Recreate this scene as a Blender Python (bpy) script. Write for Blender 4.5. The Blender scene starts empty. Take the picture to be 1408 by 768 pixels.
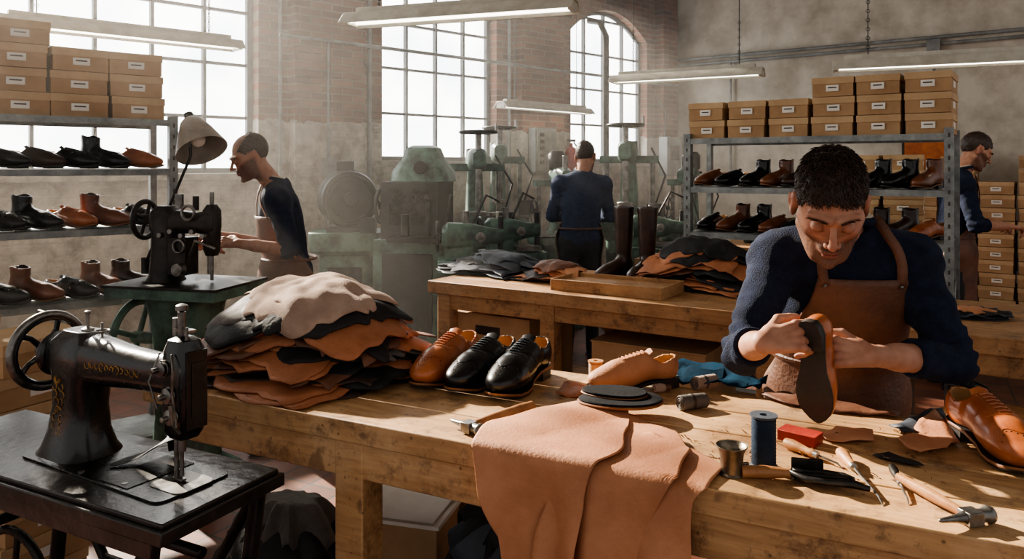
import bpy, bmesh, math, random
import numpy as np
from mathutils import Vector, Matrix, noise
random.seed(7)
S=bpy.context.scene
F=1050.; HC=1.55
def W(px,py,Y): return Vector(((px-704)/F*Y, Y, HC-(py-230)/F*Y))
def G(px,py,z):
    Y=(HC-z)*F/(py-230); return Vector(((px-704)/F*Y,Y,z))
# ------------------------------------------------------------ materials
def lin(c): return tuple(((x/255.)/12.92 if x/255.<=.04045 else ((x/255.+.055)/1.055)**2.4) for x in c)+(1,)
MC={}
def pm(name,c1,c2=None,rough=.5,metal=0,scale=9,bump=.15,bscale=80,stretch=(1,1,1),coat=0,spec=.5,lo=.35,hi=.65,emit=0):
    if name in MC: return MC[name]
    m=bpy.data.materials.new(name); m.use_nodes=True; n=m.node_tree.nodes; l=m.node_tree.links
    b=n['Principled BSDF']
    if c2 is None: c2=tuple(x*.72 for x in c1)
    tc=n.new('ShaderNodeTexCoord'); mp=n.new('ShaderNodeMapping'); mp.inputs['Scale'].default_value=stretch
    l.new(tc.outputs['Object'],mp.inputs[0])
    nz=n.new('ShaderNodeTexNoise'); nz.inputs['Scale'].default_value=scale; nz.inputs['Detail'].default_value=6; nz.inputs['Roughness'].default_value=.65
    l.new(mp.outputs[0],nz.inputs['Vector'])
    cr=n.new('ShaderNodeValToRGB'); cr.color_ramp.elements[0].position=lo; cr.color_ramp.elements[1].position=hi
    cr.color_ramp.elements[0].color=lin(c2); cr.color_ramp.elements[1].color=lin(c1)
    l.new(nz.outputs['Fac'],cr.inputs[0]); l.new(cr.outputs[0],b.inputs['Base Color'])
    rr=n.new('ShaderNodeMapRange'); rr.inputs['To Min'].default_value=max(0.03,rough-.1); rr.inputs['To Max'].default_value=min(1,rough+.1)
    l.new(nz.outputs['Fac'],rr.inputs['Value']); l.new(rr.outputs[0],b.inputs['Roughness'])
    b.inputs['Metallic'].default_value=metal; b.inputs['Coat Weight'].default_value=coat; b.inputs['Specular IOR Level'].default_value=spec
    b.inputs['Coat Roughness'].default_value=.15
    if bump>0:
        n2=n.new('ShaderNodeTexNoise'); n2.inputs['Scale'].default_value=bscale; n2.inputs['Detail'].default_value=4
        l.new(mp.outputs[0],n2.inputs['Vector'])
        bp=n.new('ShaderNodeBump'); bp.inputs['Strength'].default_value=bump; bp.inputs['Distance'].default_value=.01
        l.new(n2.outputs['Fac'],bp.inputs['Height']); l.new(bp.outputs[0],b.inputs['Normal'])
    if emit:
        l.new(cr.outputs[0],b.inputs['Emission Color']); b.inputs['Emission Strength'].default_value=emit
    MC[name]=m; return m
def vcol(name,rough=.5,bump=.1,bscale=300):
    m=bpy.data.materials.new(name); m.use_nodes=True; n=m.node_tree.nodes; l=m.node_tree.links; b=n['Principled BSDF']
    a=n.new('ShaderNodeAttribute'); a.attribute_name='Col'
    nz=n.new('ShaderNodeTexNoise'); nz.inputs['Scale'].default_value=bscale; nz.inputs['Detail'].default_value=5
    tc=n.new('ShaderNodeTexCoord'); l.new(tc.outputs['Object'],nz.inputs['Vector'])
    n3=n.new('ShaderNodeTexNoise'); n3.inputs['Scale'].default_value=34; n3.inputs['Detail'].default_value=6; l.new(tc.outputs['Object'],n3.inputs['Vector'])
    cr=n.new('ShaderNodeValToRGB'); cr.color_ramp.elements[0].position=.35; cr.color_ramp.elements[1].position=.65; cr.color_ramp.elements[0].color=(.78,.68,.63,1); l.new(n3.outputs['Fac'],cr.inputs[0])
    mx=n.new('ShaderNodeMix'); mx.data_type='RGBA'; mx.blend_type='MULTIPLY'; mx.inputs['Factor'].default_value=.85
    l.new(a.outputs['Color'],mx.inputs['A']); l.new(cr.outputs[0],mx.inputs['B']); l.new(mx.outputs['Result'],b.inputs['Base Color'])
    bp=n.new('ShaderNodeBump'); bp.inputs['Strength'].default_value=bump; bp.inputs['Distance'].default_value=.002
    l.new(nz.outputs['Fac'],bp.inputs['Height']); l.new(bp.outputs[0],b.inputs['Normal'])
    b.inputs['Roughness'].default_value=rough; b.inputs['Specular IOR Level'].default_value=.35; b.inputs['Subsurface Weight'].default_value=.06; b.inputs['Subsurface Radius'].default_value=(.01,.004,.002)
    return m
def brickmat(name,axes,bw,bh,cA,cB,mort,plaster=None,zsplit=None,mortar=.012,bump=.5,rough=.85,off=.5):
    m=bpy.data.materials.new(name); m.use_nodes=True; n=m.node_tree.nodes; l=m.node_tree.links; b=n['Principled BSDF']
    tc=n.new('ShaderNodeTexCoord'); sp=n.new('ShaderNodeSeparateXYZ'); cb=n.new('ShaderNodeCombineXYZ')
    l.new(tc.outputs['Object'],sp.inputs[0]); l.new(sp.outputs[axes[0]],cb.inputs[0]); l.new(sp.outputs[axes[1]],cb.inputs[1])
    br=n.new('ShaderNodeTexBrick'); l.new(cb.outputs[0],br.inputs['Vector']); br.inputs['Scale'].default_value=1; br.offset=off
    br.inputs['Brick Width'].default_value=bw; br.inputs['Row Height'].default_value=bh; br.inputs['Mortar Size'].default_value=mortar
    br.inputs['Color1'].default_value=lin(cA); br.inputs['Color2'].default_value=lin(cB); br.inputs['Mortar'].default_value=lin(mort)
    nz=n.new('ShaderNodeTexNoise'); nz.inputs['Scale'].default_value=3; nz.inputs['Detail'].default_value=10; nz.inputs['Roughness'].default_value=.72; l.new(tc.outputs['Object'],nz.inputs['Vector'])
    cr=n.new('ShaderNodeValToRGB'); cr.color_ramp.elements[0].position=.3; cr.color_ramp.elements[1].position=.7; cr.color_ramp.elements[0].color=(.38,.37,.36,1)
    l.new(nz.outputs['Fac'],cr.inputs[0])
    mx=n.new('ShaderNodeMix'); mx.data_type='RGBA'; mx.blend_type='MULTIPLY'; mx.inputs['Factor'].default_value=.85
    l.new(br.outputs['Color'],mx.inputs['A']); l.new(cr.outputs[0],mx.inputs['B'])
    out=mx.outputs['Result']
    if plaster:
        cr2=n.new('ShaderNodeValToRGB'); cr2.color_ramp.elements[0].position=.38; cr2.color_ramp.elements[1].position=.60
        cr2.color_ramp.elements[0].color=lin(plaster[1]); cr2.color_ramp.elements[1].color=lin(plaster[0]); l.new(nz.outputs['Fac'],cr2.inputs[0])
        ad=n.new('ShaderNodeMath'); ad.operation='MULTIPLY_ADD'; ad.inputs[1].default_value=.25; l.new(nz.outputs['Fac'],ad.inputs[0]); l.new(sp.outputs[2],ad.inputs[2])
        gt=n.new('ShaderNodeMath'); gt.operation='GREATER_THAN'; gt.inputs[1].default_value=zsplit+.125; l.new(ad.outputs[0],gt.inputs[0])
        m2=n.new('ShaderNodeMix'); m2.data_type='RGBA'; l.new(gt.outputs[0],m2.inputs['Factor']); l.new(cr2.outputs[0],m2.inputs['A']); l.new(out,m2.inputs['B']); out=m2.outputs['Result']
    l.new(out,b.inputs['Base Color']); b.inputs['Roughness'].default_value=rough
    bp=n.new('ShaderNodeBump'); bp.inputs['Strength'].default_value=bump; bp.inputs['Distance'].default_value=.01; bp.invert=True
    l.new(br.outputs['Fac'],bp.inputs['Height']); l.new(bp.outputs[0],b.inputs['Normal'])
    return m
# ------------------------------------------------------------ mesh builder
def frames(pts):
    pts=[Vector(p) for p in pts]; T=[]
    for i in range(len(pts)):
        a=pts[max(0,i-1)]; b=pts[min(len(pts)-1,i+1)]; t=(b-a)
        T.append(t.normalized() if t.length>1e-9 else Vector((0,0,1)))
    n=T[0].orthogonal().normalized(); out=[]
    for t in T:
        n=(n-t*n.dot(t)); n=n.normalized() if n.length>1e-6 else t.orthogonal().normalized()
        out.append((n,t.cross(n)))
    return pts,out
def yaw(a,loc=(0,0,0),s=1): return Matrix.Translation(Vector(loc))@Matrix.Rotation(a,4,'Z')@Matrix.Scale(s,4)
def axm(x,y,z,loc):
    M=Matrix((x,y,z)).transposed().to_4x4(); M.translation=Vector(loc); return M
class MB:
    def __init__(s): s.v=[];s.f=[];s.m=[];s.T=Matrix.Identity(4)
    def add(s,V,Fs,m=0):
        o=len(s.v); T=s.T
        for p in V: s.v.append(tuple(T@Vector(p)))
        for f in Fs: s.f.append(tuple(int(i)+o for i in f)); s.m.append(m)
    def box(s,c,d,m=0,R=None):
        c=Vector(c); V=[]
        for sx in(-.5,.5):
            for sy in(-.5,.5):
                for sz in(-.5,.5):
                    p=Vector((sx*d[0],sy*d[1],sz*d[2]))
                    if R is not None: p=R@p
                    V.append(c+p)
        s.add(V,[(0,1,3,2),(4,6,7,5),(0,4,5,1),(2,3,7,6),(0,2,6,4),(1,5,7,3)],m)
    def tube(s,pts,r,m=0,n=10,cap=True,sq=1):
        pts,fr=frames(pts); V=[];Fs=[]
        for i,p in enumerate(pts):
            ri=r[i] if hasattr(r,'__len__') else r
            for k in range(n):
                a=2*math.pi*k/n; V.append(p+fr[i][0]*math.cos(a)*ri+fr[i][1]*math.sin(a)*ri*sq)
        for i in range(len(pts)-1):
            for k in range(n): Fs.append((i*n+k,i*n+(k+1)%n,(i+1)*n+(k+1)%n,(i+1)*n+k))
        if cap: Fs.append(tuple(range(n))[::-1]); Fs.append(tuple((len(pts)-1)*n+k for k in range(n)))
        s.add(V,Fs,m)
    def cyl(s,a,b,r,r2=None,m=0,n=20): s.tube([a,b],[r,r if r2 is None else r2],m,n)
    def lathe(s,prof,c,ax=(0,0,1),m=0,n=24):
        ax=Vector(ax).normalized(); c=Vector(c)
        u=ax.orthogonal().normalized(); w=ax.cross(u); V=[];Fs=[]
        for (r,h) in prof:
            for k in range(n):
                a=2*math.pi*k/n; V.append(c+ax*h+u*math.cos(a)*r+w*math.sin(a)*r)
        for i in range(len(prof)-1):
            for k in range(n): Fs.append((i*n+k,i*n+(k+1)%n,(i+1)*n+(k+1)%n,(i+1)*n+k))
        Fs.append(tuple(range(n))[::-1]); Fs.append(tuple((len(prof)-1)*n+k for k in range(n)))
        s.add(V,Fs,m)
    def torus(s,c,ax,R,r,m=0,n=32,k=8,a0=0,a1=2*math.pi):
        ax=Vector(ax).normalized(); u=ax.orthogonal().normalized(); w=ax.cross(u); c=Vector(c); V=[];Fs=[]
        full=abs(a1-a0-2*math.pi)<1e-6; N=n if full else n+1
        for i in range(N):
            a=a0+(a1-a0)*i/n; d=u*math.cos(a)+w*math.sin(a)
            for j in range(k):
                b=2*math.pi*j/k; V.append(c+d*(R+r*math.cos(b))+ax*r*math.sin(b))
        for i in range(n):
            for j in range(k): Fs.append((i*k+j,((i+1)%N)*k+j,((i+1)%N)*k+(j+1)%k,i*k+(j+1)%k))
        s.add(V,Fs,m)
    def wheel(s,c,ax,R,r,m=0,spokes=4,hub=.25,m2=None):
        s.torus(c,ax,R,r,m); a_=Vector(ax).normalized(); u=a_.orthogonal().normalized(); w=a_.cross(u); c=Vector(c)
        s.cyl(c-a_*r*1.5,c+a_*r*1.5,R*hub,m=m)
        for k in range(spokes):
            a=2*math.pi*k/spokes+.4; s.cyl(c,c+(u*math.cos(a)+w*math.sin(a))*R,r*.7,m=m,n=8)
    def sph(s,c,r,m=0,n=16):
        if not hasattr(r,'__len__'): r=(r,r,r)
        V=[];Fs=[];h=n//2
        for i in range(h+1):
            t=math.pi*i/h
            for k in range(n):
                a=2*math.pi*k/n; V.append((c[0]+r[0]*math.sin(t)*math.cos(a),c[1]+r[1]*math.sin(t)*math.sin(a),c[2]+r[2]*math.cos(t)))
        for i in range(h):
            for k in range(n): Fs.append((i*n+k,(i+1)*n+k,(i+1)*n+(k+1)%n,i*n+(k+1)%n))
        s.add(V,Fs,m)
    def loft(s,rings,m=0,cap=True):
        n=len(rings[0]); V=[p for r in rings for p in r]; Fs=[]
        for i in range(len(rings)-1):
            for k in range(n): Fs.append((i*n+k,i*n+(k+1)%n,(i+1)*n+(k+1)%n,(i+1)*n+k))
        if cap: Fs.append(tuple(range(n))[::-1]); Fs.append(tuple((len(rings)-1)*n+k for k in range(n)))
        s.add(V,Fs,m)
    def prism(s,poly,z0,z1,m=0): s.loft([[(x,y,z0) for x,y in poly],[(x,y,z1) for x,y in poly]],m)
    def build(s,name,mats,M=None,parent=None,bevel=0,angle=38,sub=0,solid=0,fix=True):
        me=bpy.data.meshes.new(name); me.from_pydata(s.v,[],s.f)
        for m in mats: me.materials.append(m)
        me.polygons.foreach_set('material_index',s.m); me.polygons.foreach_set('use_smooth',[True]*len(s.f))
        if fix:
            bm=bmesh.new(); bm.from_mesh(me); bmesh.ops.recalc_face_normals(bm,faces=bm.faces); bm.to_mesh(me); bm.free()
        me.update(); me.set_sharp_from_angle(angle=math.radians(angle))
        return place(name,me,M,parent,bevel,sub,solid)
def place(name,me,M=None,parent=None,bevel=0,sub=0,solid=0):
    o=bpy.data.objects.new(name,me); S.collection.objects.link(o)
    if parent:
        o.parent=parent; o.matrix_parent_inverse=Matrix.Translation(-parent.location)
    if M is not None: o.matrix_basis=M
    if solid: md=o.modifiers.new('t','SOLIDIFY'); md.thickness=solid; md.offset=0
    if bevel: md=o.modifiers.new('b','BEVEL'); md.width=bevel; md.segments=2; md.limit_method='ANGLE'; md.angle_limit=math.radians(40)
    if sub: md=o.modifiers.new('s','SUBSURF'); md.levels=sub; md.render_levels=sub
    return o
def empty(name,loc=(0,0,0)):
    o=bpy.data.objects.new(name,None); o.location=loc; S.collection.objects.link(o); bpy.context.view_layer.update(); return o
def rrect(w,h,r=.25,n=5,cx=0,cy=0):
    out=[];rr=min(w,h)*r
    for qx,qy,a0 in((1,1,0),(-1,1,90),(-1,-1,180),(1,-1,270)):
        for i in range(n):
            a=math.radians(a0+90*i/(n-1)); out.append((cx+qx*(w/2-rr)+rr*math.cos(a),cy+qy*(h/2-rr)+rr*math.sin(a)))
    return out
# ------------------------------------------------------------ SDF
A=lambda *p: np.array(p[0] if len(p)==1 else p,dtype=np.float64)
def nrm(v): v=A(v); return v/np.linalg.norm(v)
def rc(P,a,b,r1,r2):
    a=A(a);b=A(b);ab=b-a; t=np.clip(((P-a)@ab)/max(ab@ab,1e-9),0,1)
    return np.linalg.norm(P-(a+t[...,None]*ab),axis=-1)-(r1+(r2-r1)*t)
def ell(P,c,r,R=None):
    q=P-A(c)
    if R is not None: q=q@A(R).T
    r=A(r); k0=np.linalg.norm(q/r,axis=-1); k1=np.linalg.norm(q/(r*r),axis=-1)
    return k0*(k0-1)/np.maximum(k1,1e-6)
def smin(a,b,k):
    h=np.clip(.5+.5*(b-a)/k,0,1); return b*(1-h)+a*h-k*h*(1-h)
def smax(a,b,k): return -smin(-a,-b,k)
def wob(P,f,s=0):
    x,y,z=P[...,0]*f,P[...,1]*f,P[...,2]*f
    return (np.sin(x+1.7*np.sin(z*.7+s)+s)*np.sin(z*1.1+1.3*np.sin(y*.9+s))+np.sin(y*1.3+1.9*np.sin(x*.8+2*s)+.5*z))*.5
def nets(f,lo,hi,h):
    ax=[np.arange(lo[i],hi[i]+h,h) for i in range(3)]
    P=np.stack(np.meshgrid(*ax,indexing='ij'),-1); V=f(P); s=V<0; nx,ny,nz=V.shape
    cnt=sum(s[a:nx-1+a,b:ny-1+b,c:nz-1+c].astype(np.int8) for a in(0,1) for b in(0,1) for c in(0,1))
    mx=(cnt>0)&(cnt<8); I=np.array(np.nonzero(mx)); idx=-np.ones(mx.shape,int); idx[mx]=np.arange(I.shape[1])
    acc=np.zeros((I.shape[1],3)); n=np.zeros(I.shape[1])
    for axs in range(3):
        o1,o2=[k for k in range(3) if k!=axs]
        for b in(0,1):
            for c in(0,1):
                off=[0,0,0]; off[o1]=b; off[o2]=c; q0=I+A(off).astype(int)[:,None]; off[axs]=1; q1=I+A(off).astype(int)[:,None]
                v0=V[tuple(q0)];v1=V[tuple(q1)]; cr=(v0<0)!=(v1<0); t=np.where(cr,v0/np.where(v0==v1,1,v0-v1),0)
                acc[:,axs]+=cr*t; acc[:,o1]+=cr*b; acc[:,o2]+=cr*c; n+=cr
    pos=(acc/np.maximum(n,1)[:,None]+I.T)*h+A(lo)
    Q=[]
    for axs in range(3):
        o1=(axs+1)%3;o2=(axs+2)%3
        sl0=[slice(None)]*3; sl1=[slice(None)]*3; sl0[axs]=slice(0,-1); sl1[axs]=slice(1,None)
        a=s[tuple(sl0)];b=s[tuple(sl1)]; E=np.array(np.nonzero(a!=b))
        ok=(E[o1]>0)&(E[o2]>0)&(E[o1]<V.shape[o1]-1)&(E[o2]<V.shape[o2]-1); E=E[:,ok]
        sg=a[tuple(E)]
        def cell(d1,d2):
            e=E.copy(); e[o1]+=d1; e[o2]+=d2; return idx[tuple(e)]
        q=np.stack([cell(-1,-1),cell(0,-1),cell(0,0),cell(-1,0)],1)
        q[~sg]=q[~sg][:,::-1]; Q.append(q)
    Q=np.concatenate(Q); Q=Q[(Q>=0).all(1)]
    return pos,Q
def sdfobj(name,f,lo,hi,h,mat,parent=None,col=None,M=None,ret=False):
    pos,Q=nets(f,lo,hi,h)
    me=bpy.data.meshes.new(name); me.from_pydata(pos.tolist(),[],Q.tolist()); me.materials.append(mat)
    me.polygons.foreach_set('use_smooth',[True]*len(Q))
    if col is not None:
        c=col(pos); at=me.color_attributes.new('Col','FLOAT_COLOR','POINT')
        at.data.foreach_set('color',np.concatenate([c,np.ones((len(c),1))],1).astype(np.float32).ravel())
    me.update(); o=place(name,me,M,parent)
    return pos if ret else o
# ------------------------------------------------------------ common materials
ORG=pm('leather_orange',(182,118,80),(148,90,56),.62,bump=.2,bscale=120)
TAN=pm('leather_tan',(200,142,104),(170,112,76),.62,scale=5,bump=.15,bscale=150)
BRN=pm('leather_brown',(124,82,60),(86,54,39),.55,bump=.2)
DBR=pm('leather_dark_brown',(68,50,41),(42,30,25),.55,bump=.2)
BLK=pm('leather_black',(46,45,46),(27,26,27),.62,bump=.2,spec=.3)
GRY=pm('leather_grey',(104,97,92),(72,67,63),.75,bump=.3)
SUE=pm('suede_beige',(186,160,142),(154,128,111),.9,bump=.4,bscale=260)
NAV=pm('leather_slate',(62,68,78),(40,44,52),.6)
S_BLK=pm('shoe_black',(22,22,24),(12,12,13),.28,bump=.04,coat=.15)
S_COG=pm('shoe_cognac',(184,108,62),(146,76,40),.34,bump=.06,coat=.2,scale=14)
S_BRN=pm('shoe_brown',(134,80,50),(92,53,34),.34,bump=.05,coat=.15)
S_DBR=pm('shoe_dark_brown',(68,43,32),(40,26,20),.35,bump=.05,coat=.15)
LIN=pm('shoe_lining',(200,156,106),(174,128,80),.75)
SOLE=pm('shoe_sole',(50,40,34),(28,24,21),.55)
WELT=pm('shoe_welt',(150,98,58),(110,66,38),.6)
STEEL=pm('steel',(150,148,144),(92,88,84),.35,metal=.9,scale=20,bump=.05)
DSTEEL=pm('dark_steel',(70,68,66),(36,34,33),.4,metal=.8,scale=20,bump=.08)
IRON=pm('black_enamel',(22,21,20),(10,10,10),.28,scale=20,bump=.06,coat=.4)
IRON2=pm('worn_iron',(58,52,48),(26,24,23),.4,metal=.5,scale=14,bump=.15)
GOLD=pm('gold_decal',(200,158,84),(140,104,54),.4,metal=.6,bump=0)
GREEN=pm('machine_green',(88,120,106),(46,66,59),.45,scale=7,bump=.1,lo=.4,hi=.6)
DGRN=pm('machine_dark_green',(60,82,74),(34,48,43),.5,scale=7,bump=.1)
GREYP=pm('grey_paint',(150,152,150),(112,112,110),.5,scale=6,bump=.05)
SHELFM=pm('galvanised_shelf',(158,162,160),(108,112,112),.45,metal=.35,scale=10,bump=.05)
CARD=pm('cardboard',(184,150,112),(158,124,88),.8,scale=4,bump=.05)
CARD2=pm('cardboard_lid',(200,170,132),(178,146,108),.8,scale=4,bump=.05)
LABEL=pm('label_paper',(236,232,222),(222,216,204),.7,bump=0)
INK=pm('label_ink',(90,80,74),(60,52,48),.7,bump=0)
WOODL=pm('handle_wood',(188,138,92),(146,98,60),.45,scale=14,bump=.1)
def benchwood(name,c1,c2,c3,c4):
    m=bpy.data.materials.new(name); m.use_nodes=True; n=m.node_tree.nodes; l=m.node_tree.links; b=n['Principled BSDF']
    def ramp(src,p0,v0,p1,v1):
        r=n.new('ShaderNodeValToRGB'); r.color_ramp.elements[0].position=p0; r.color_ramp.elements[0].color=v0; r.color_ramp.elements[1].position=p1; r.color_ramp.elements[1].color=v1; l.new(src,r.inputs[0]); return r.outputs[0]
    def mix(fac,a,bc):
        x=n.new('ShaderNodeMix'); x.data_type='RGBA'; l.new(fac,x.inputs['Factor']); l.new(a,x.inputs['A']); x.inputs['B'].default_value=bc; return x.outputs['Result']
    tc=n.new('ShaderNodeTexCoord'); mp=n.new('ShaderNodeMapping'); mp.inputs['Scale'].default_value=(1.2,16,16); l.new(tc.outputs['Object'],mp.inputs[0])
    g=n.new('ShaderNodeTexNoise'); g.inputs['Scale'].default_value=3; g.inputs['Detail'].default_value=10; g.inputs['Roughness'].default_value=.7; g.inputs['Distortion'].default_value=.6; l.new(mp.outputs[0],g.inputs['Vector'])
    c=ramp(g.outputs['Fac'],.3,lin(c2),.62,lin(c1)); G0=(.8,.8,.8,1); Z0=(0,0,0,1)
    # pale worn patches, dark stains, dents, knife scratches
    wn=n.new('ShaderNodeTexNoise'); wn.inputs['Scale'].default_value=3.2; wn.inputs['Detail'].default_value=8; wn.inputs['Roughness'].default_value=.7; l.new(tc.outputs['Object'],wn.inputs['Vector'])
    c=mix(ramp(wn.outputs['Fac'],.5,Z0,.66,(.6,.6,.6,1)),c,lin(c4))
    st=n.new('ShaderNodeTexNoise'); st.inputs['Scale'].default_value=8; st.inputs['Detail'].default_value=10; st.inputs['Roughness'].default_value=.78; l.new(tc.outputs['Object'],st.inputs['Vector'])
    c=mix(ramp(st.outputs['Fac'],.35,G0,.48,Z0),c,lin(c3))
    vo=n.new('ShaderNodeTexVoronoi'); vo.inputs['Scale'].default_value=26; l.new(tc.outputs['Object'],vo.inputs['Vector'])
    c=mix(ramp(vo.outputs['Distance'],.05,G0,.13,Z0),c,lin(c3))
    for rot,sc in((.5,(4,70,4)),(-.9,(5,60,5))):
        m2=n.new('ShaderNodeMapping'); m2.inputs['Rotation'].default_value=(0,0,rot); m2.inputs['Scale'].default_value=sc; l.new(tc.outputs['Object'],m2.inputs[0])
        sn=n.new('ShaderNodeTexNoise'); sn.inputs['Scale'].default_value=2.4; sn.inputs['Detail'].default_value=2; l.new(m2.outputs[0],sn.inputs['Vector'])
        c=mix(ramp(sn.outputs['Fac'],.27,(.6,.6,.6,1),.33,Z0),c,lin(c3))
    l.new(c,b.inputs['Base Color']); b.inputs['Roughness'].default_value=.55
    bp=n.new('ShaderNodeBump'); bp.inputs['Strength'].default_value=.3; bp.inputs['Distance'].default_value=.004; l.new(g.outputs['Fac'],bp.inputs['Height']); l.new(bp.outputs[0],b.inputs['Normal'])
    return m
BW=benchwood('bench_wood',(200,158,110),(156,114,74),(96,68,46),(218,184,142))
BW2=benchwood('bench_wood_pale',(176,132,88),(136,96,62),(84,60,42),(196,158,114))
# ------------------------------------------------------------ room
uL=Vector((.7234,.6904,0)); P0=Vector((-2.258,6.8,0)); oL=Vector((-.6904,.7234,0))
MW=axm(uL,oL,Vector((0,0,1)),P0)
CEIL=4.7; TH=.3
WL=brickmat('brick_and_plaster',(0,2),.22,.07,(150,94,68),(108,66,49),(140,116,96),((198,190,178),(132,122,110)),1.98,mortar=.009,bump=.7)
b=MB()
wins=[(-4.3,0.0,1.5,4.4,0),(1.31,2.876,1.62,4.0,.3),(4.15,5.752,1.62,3.3,.34)]
edges=[-7.0]
for w in wins: edges+=[w[0],w[1]]
edges.append(6.37)
for i in range(0,len(edges),2):
    a,c=edges[i],edges[i+1]; b.box(((a+c)/2,TH/2,CEIL/2),(c-a,TH,CEIL))
for (a,c,z0,z1,ar) in wins:
    b.box(((a+c)/2,TH/2,z0/2),(c-a,TH,z0))
    top=z1+ar; b.box(((a+c)/2,TH/2,(top+.02+CEIL)/2),(c-a,TH,CEIL-top-.02))
    if ar>0:
        N=16; pts=[]
        for k in range(N+1):
            x=a+(c-a)*k/N; u=(x-(a+c)/2)/((c-a)/2); pts.append((x,z1+ar*(1-u*u)))
        for k in range(N):
            (x0,h0),(x1,h1)=pts[k],pts[k+1]; t=top+.02
            b.add([(x0,0,h0),(x1,0,h1),(x1,0,t),(x0,0,t),(x0,TH,h0),(x1,TH,h1),(x1,TH,t),(x0,TH,t)],[(0,1,2,3),(4,7,6,5),(0,4,5,1)])
for (a,c) in((.28,1.02),(3.15,3.88),(5.95,6.3)):
    b.box(((a+c)/2,-.07,CEIL/2),(c-a,.14,CEIL))
b.build('wall_left',[WL],MW,fix=False)
b=MB()
for (a,c,z0,z1,ar) in wins:
    b.box(((a+c)/2,-.03,z0-.03),(c-a+.1,.12,.06))
b.build('trim_1',[pm('sill_stone',(168,160,150),(120,112,104),.8)],MW,bevel=.005)
WF=pm('window_steel',(74,76,76),(46,48,50),.5,metal=.2)
gm=bpy.data.materials.new('glowing_window_glass'); gm.use_nodes=True; n=gm.node_tree.nodes; l=gm.node_tree.links; n.remove(n['Principled BSDF'])  # panes glow by themselves: incoming sky light is put into the glass as emission
em=n.new('ShaderNodeEmission'); tr=n.new('ShaderNodeBsdfTransparent'); ms=n.new('ShaderNodeMixShader'); ms.inputs[0].default_value=.45
nz=n.new('ShaderNodeTexNoise'); nz.inputs['Scale'].default_value=1.6; tcn=n.new('ShaderNodeTexCoord'); l.new(tcn.outputs['Object'],nz.inputs['Vector'])
cr=n.new('ShaderNodeValToRGB'); cr.color_ramp.elements[0].position=.35; cr.color_ramp.elements[0].color=(.66,.70,.72,1); cr.color_ramp.elements[1].position=.6; cr.color_ramp.elements[1].color=(1,.97,.92,1)
l.new(nz.outputs['Fac'],cr.inputs[0]); l.new(cr.outputs[0],em.inputs[0])
em.inputs[1].default_value=11; l.new(tr.outputs[0],ms.inputs[1]); l.new(em.outputs[0],ms.inputs[2]); l.new(ms.outputs[0],n['Material Output'].inputs[0])
for wi,(a,c,z0,z1,ar) in enumerate(wins):
    b=MB(); nc=10 if wi==0 else 4; dz=.47
    Y=.14
    def topz(x): u=(x-(a+c)/2)/((c-a)/2); return z1+ar*(1-u*u)
    for k in range(nc+1):
        x=a+(c-a)*k/nc; wd=.05 if k in(0,nc) or (wi==0 and k%5==0) else .026
        x=min(max(x,a+wd/2),c-wd/2); b.box((x,Y,(z0+topz(x))/2),(wd,.05,topz(x)-z0))
    z=z0+.02
    while z<z1+ar:
        hw=(c-a)/2
        if z>z1 and ar>0: hw*=math.sqrt(max(0,1-(z-z1)/ar))
        if hw>.05: b.box(((a+c)/2,Y,z),(2*hw,.04,.026 if z>z0+.1 else .05))
        z+=dz
    if ar>0: b.tube([(a+(c-a)*k/16,Y,topz(a+(c-a)*k/16)-.02) for k in range(17)],.028,0,6)
    else: b.box(((a+c)/2,Y,z1-.02),(c-a,.05,.05))
    V=[];N=16
    for k in range(N+1):
        x=a+(c-a)*k/N; V+=[(x,Y+.03,z0),(x,Y+.03,topz(x))]
    b.add(V,[(2*k,2*k+2,2*k+3,2*k+1) for k in range(N)],1)
    b.build('window_%d'%(wi+1),[WF,gm],MW,fix=False)
C=P0+uL*6.37; aR=math.radians(-37); uR=Vector((math.cos(aR),math.sin(aR),0)); oR=Vector((-uR.y,uR.x,0))
MR=axm(uR,oR,Vector((0,0,1)),C)
PL=pm('plaster_white',(212,204,190),(172,162,146),.9,scale=2.2,bump=.15,bscale=14,lo=.36,hi=.62)
b=MB(); b.box((3.9,TH/2,CEIL/2),(8.2,TH,CEIL)); b.build('wall_right',[PL],MR)
b=MB(); b.box((3.9,-.012,.07),(7.8,.024,.14)); b.build('baseboard_right',[pm('baseboard_paint',(110,104,98),None,.6)],MR)
FL=brickmat('terracotta_tiles',(0,1),.2,.2,(138,84,62),(110,66,52),(80,64,56),mortar=.008,bump=.3,rough=.55,off=0)
b=MB(); b.box((0,0,-.05),(17,17,.1)); b.build('floor',[FL],yaw(math.radians(-28),(1,4.5,0)))
b=MB(); b.prism([(-7,.3),(-7,-9),(8.5,-9),(8.2,-8.2),(6.6,.3)],CEIL,CEIL+.1)
for k in range(6): b.box((-6+k*2.2,-4,CEIL-.12),(.12,8,.24))
b.build('ceiling',[pm('ceiling_paint',(200,194,182),None,.9)],MW)
b=MB()
for z in(3.02,3.1): b.cyl((.1,-.06,z),(7.6,-.06,z),.022)
b.cyl((.9,-.05,3.0),(.9,-.05,1.2),.018); b.cyl((3.4,-.05,3.1),(3.4,-.05,2.5),.018); b.box((3.4,-.07,3.0),(.14,.1,.14))
b.build('conduit_pipe',[GREYP],MR)
b=MB(); b.cyl((1.12,-.06,.6),(1.12,-.06,4.6),.022); b.cyl((.18,-.05,1.0),(.18,-.05,4.6),.015); b.cyl((3.02,-.06,1),(3.02,-.06,4.6),.02)
b.cyl((.1,-.2,2.72),(6.2,-.2,2.72),.018); b.cyl((.6,-.17,1.0),(.6,-.17,2.72),.014); b.box((.6,-.18,1.55),(.12,.08,.18))
b.build('conduit_pipe',[GREYP],MW)
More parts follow.
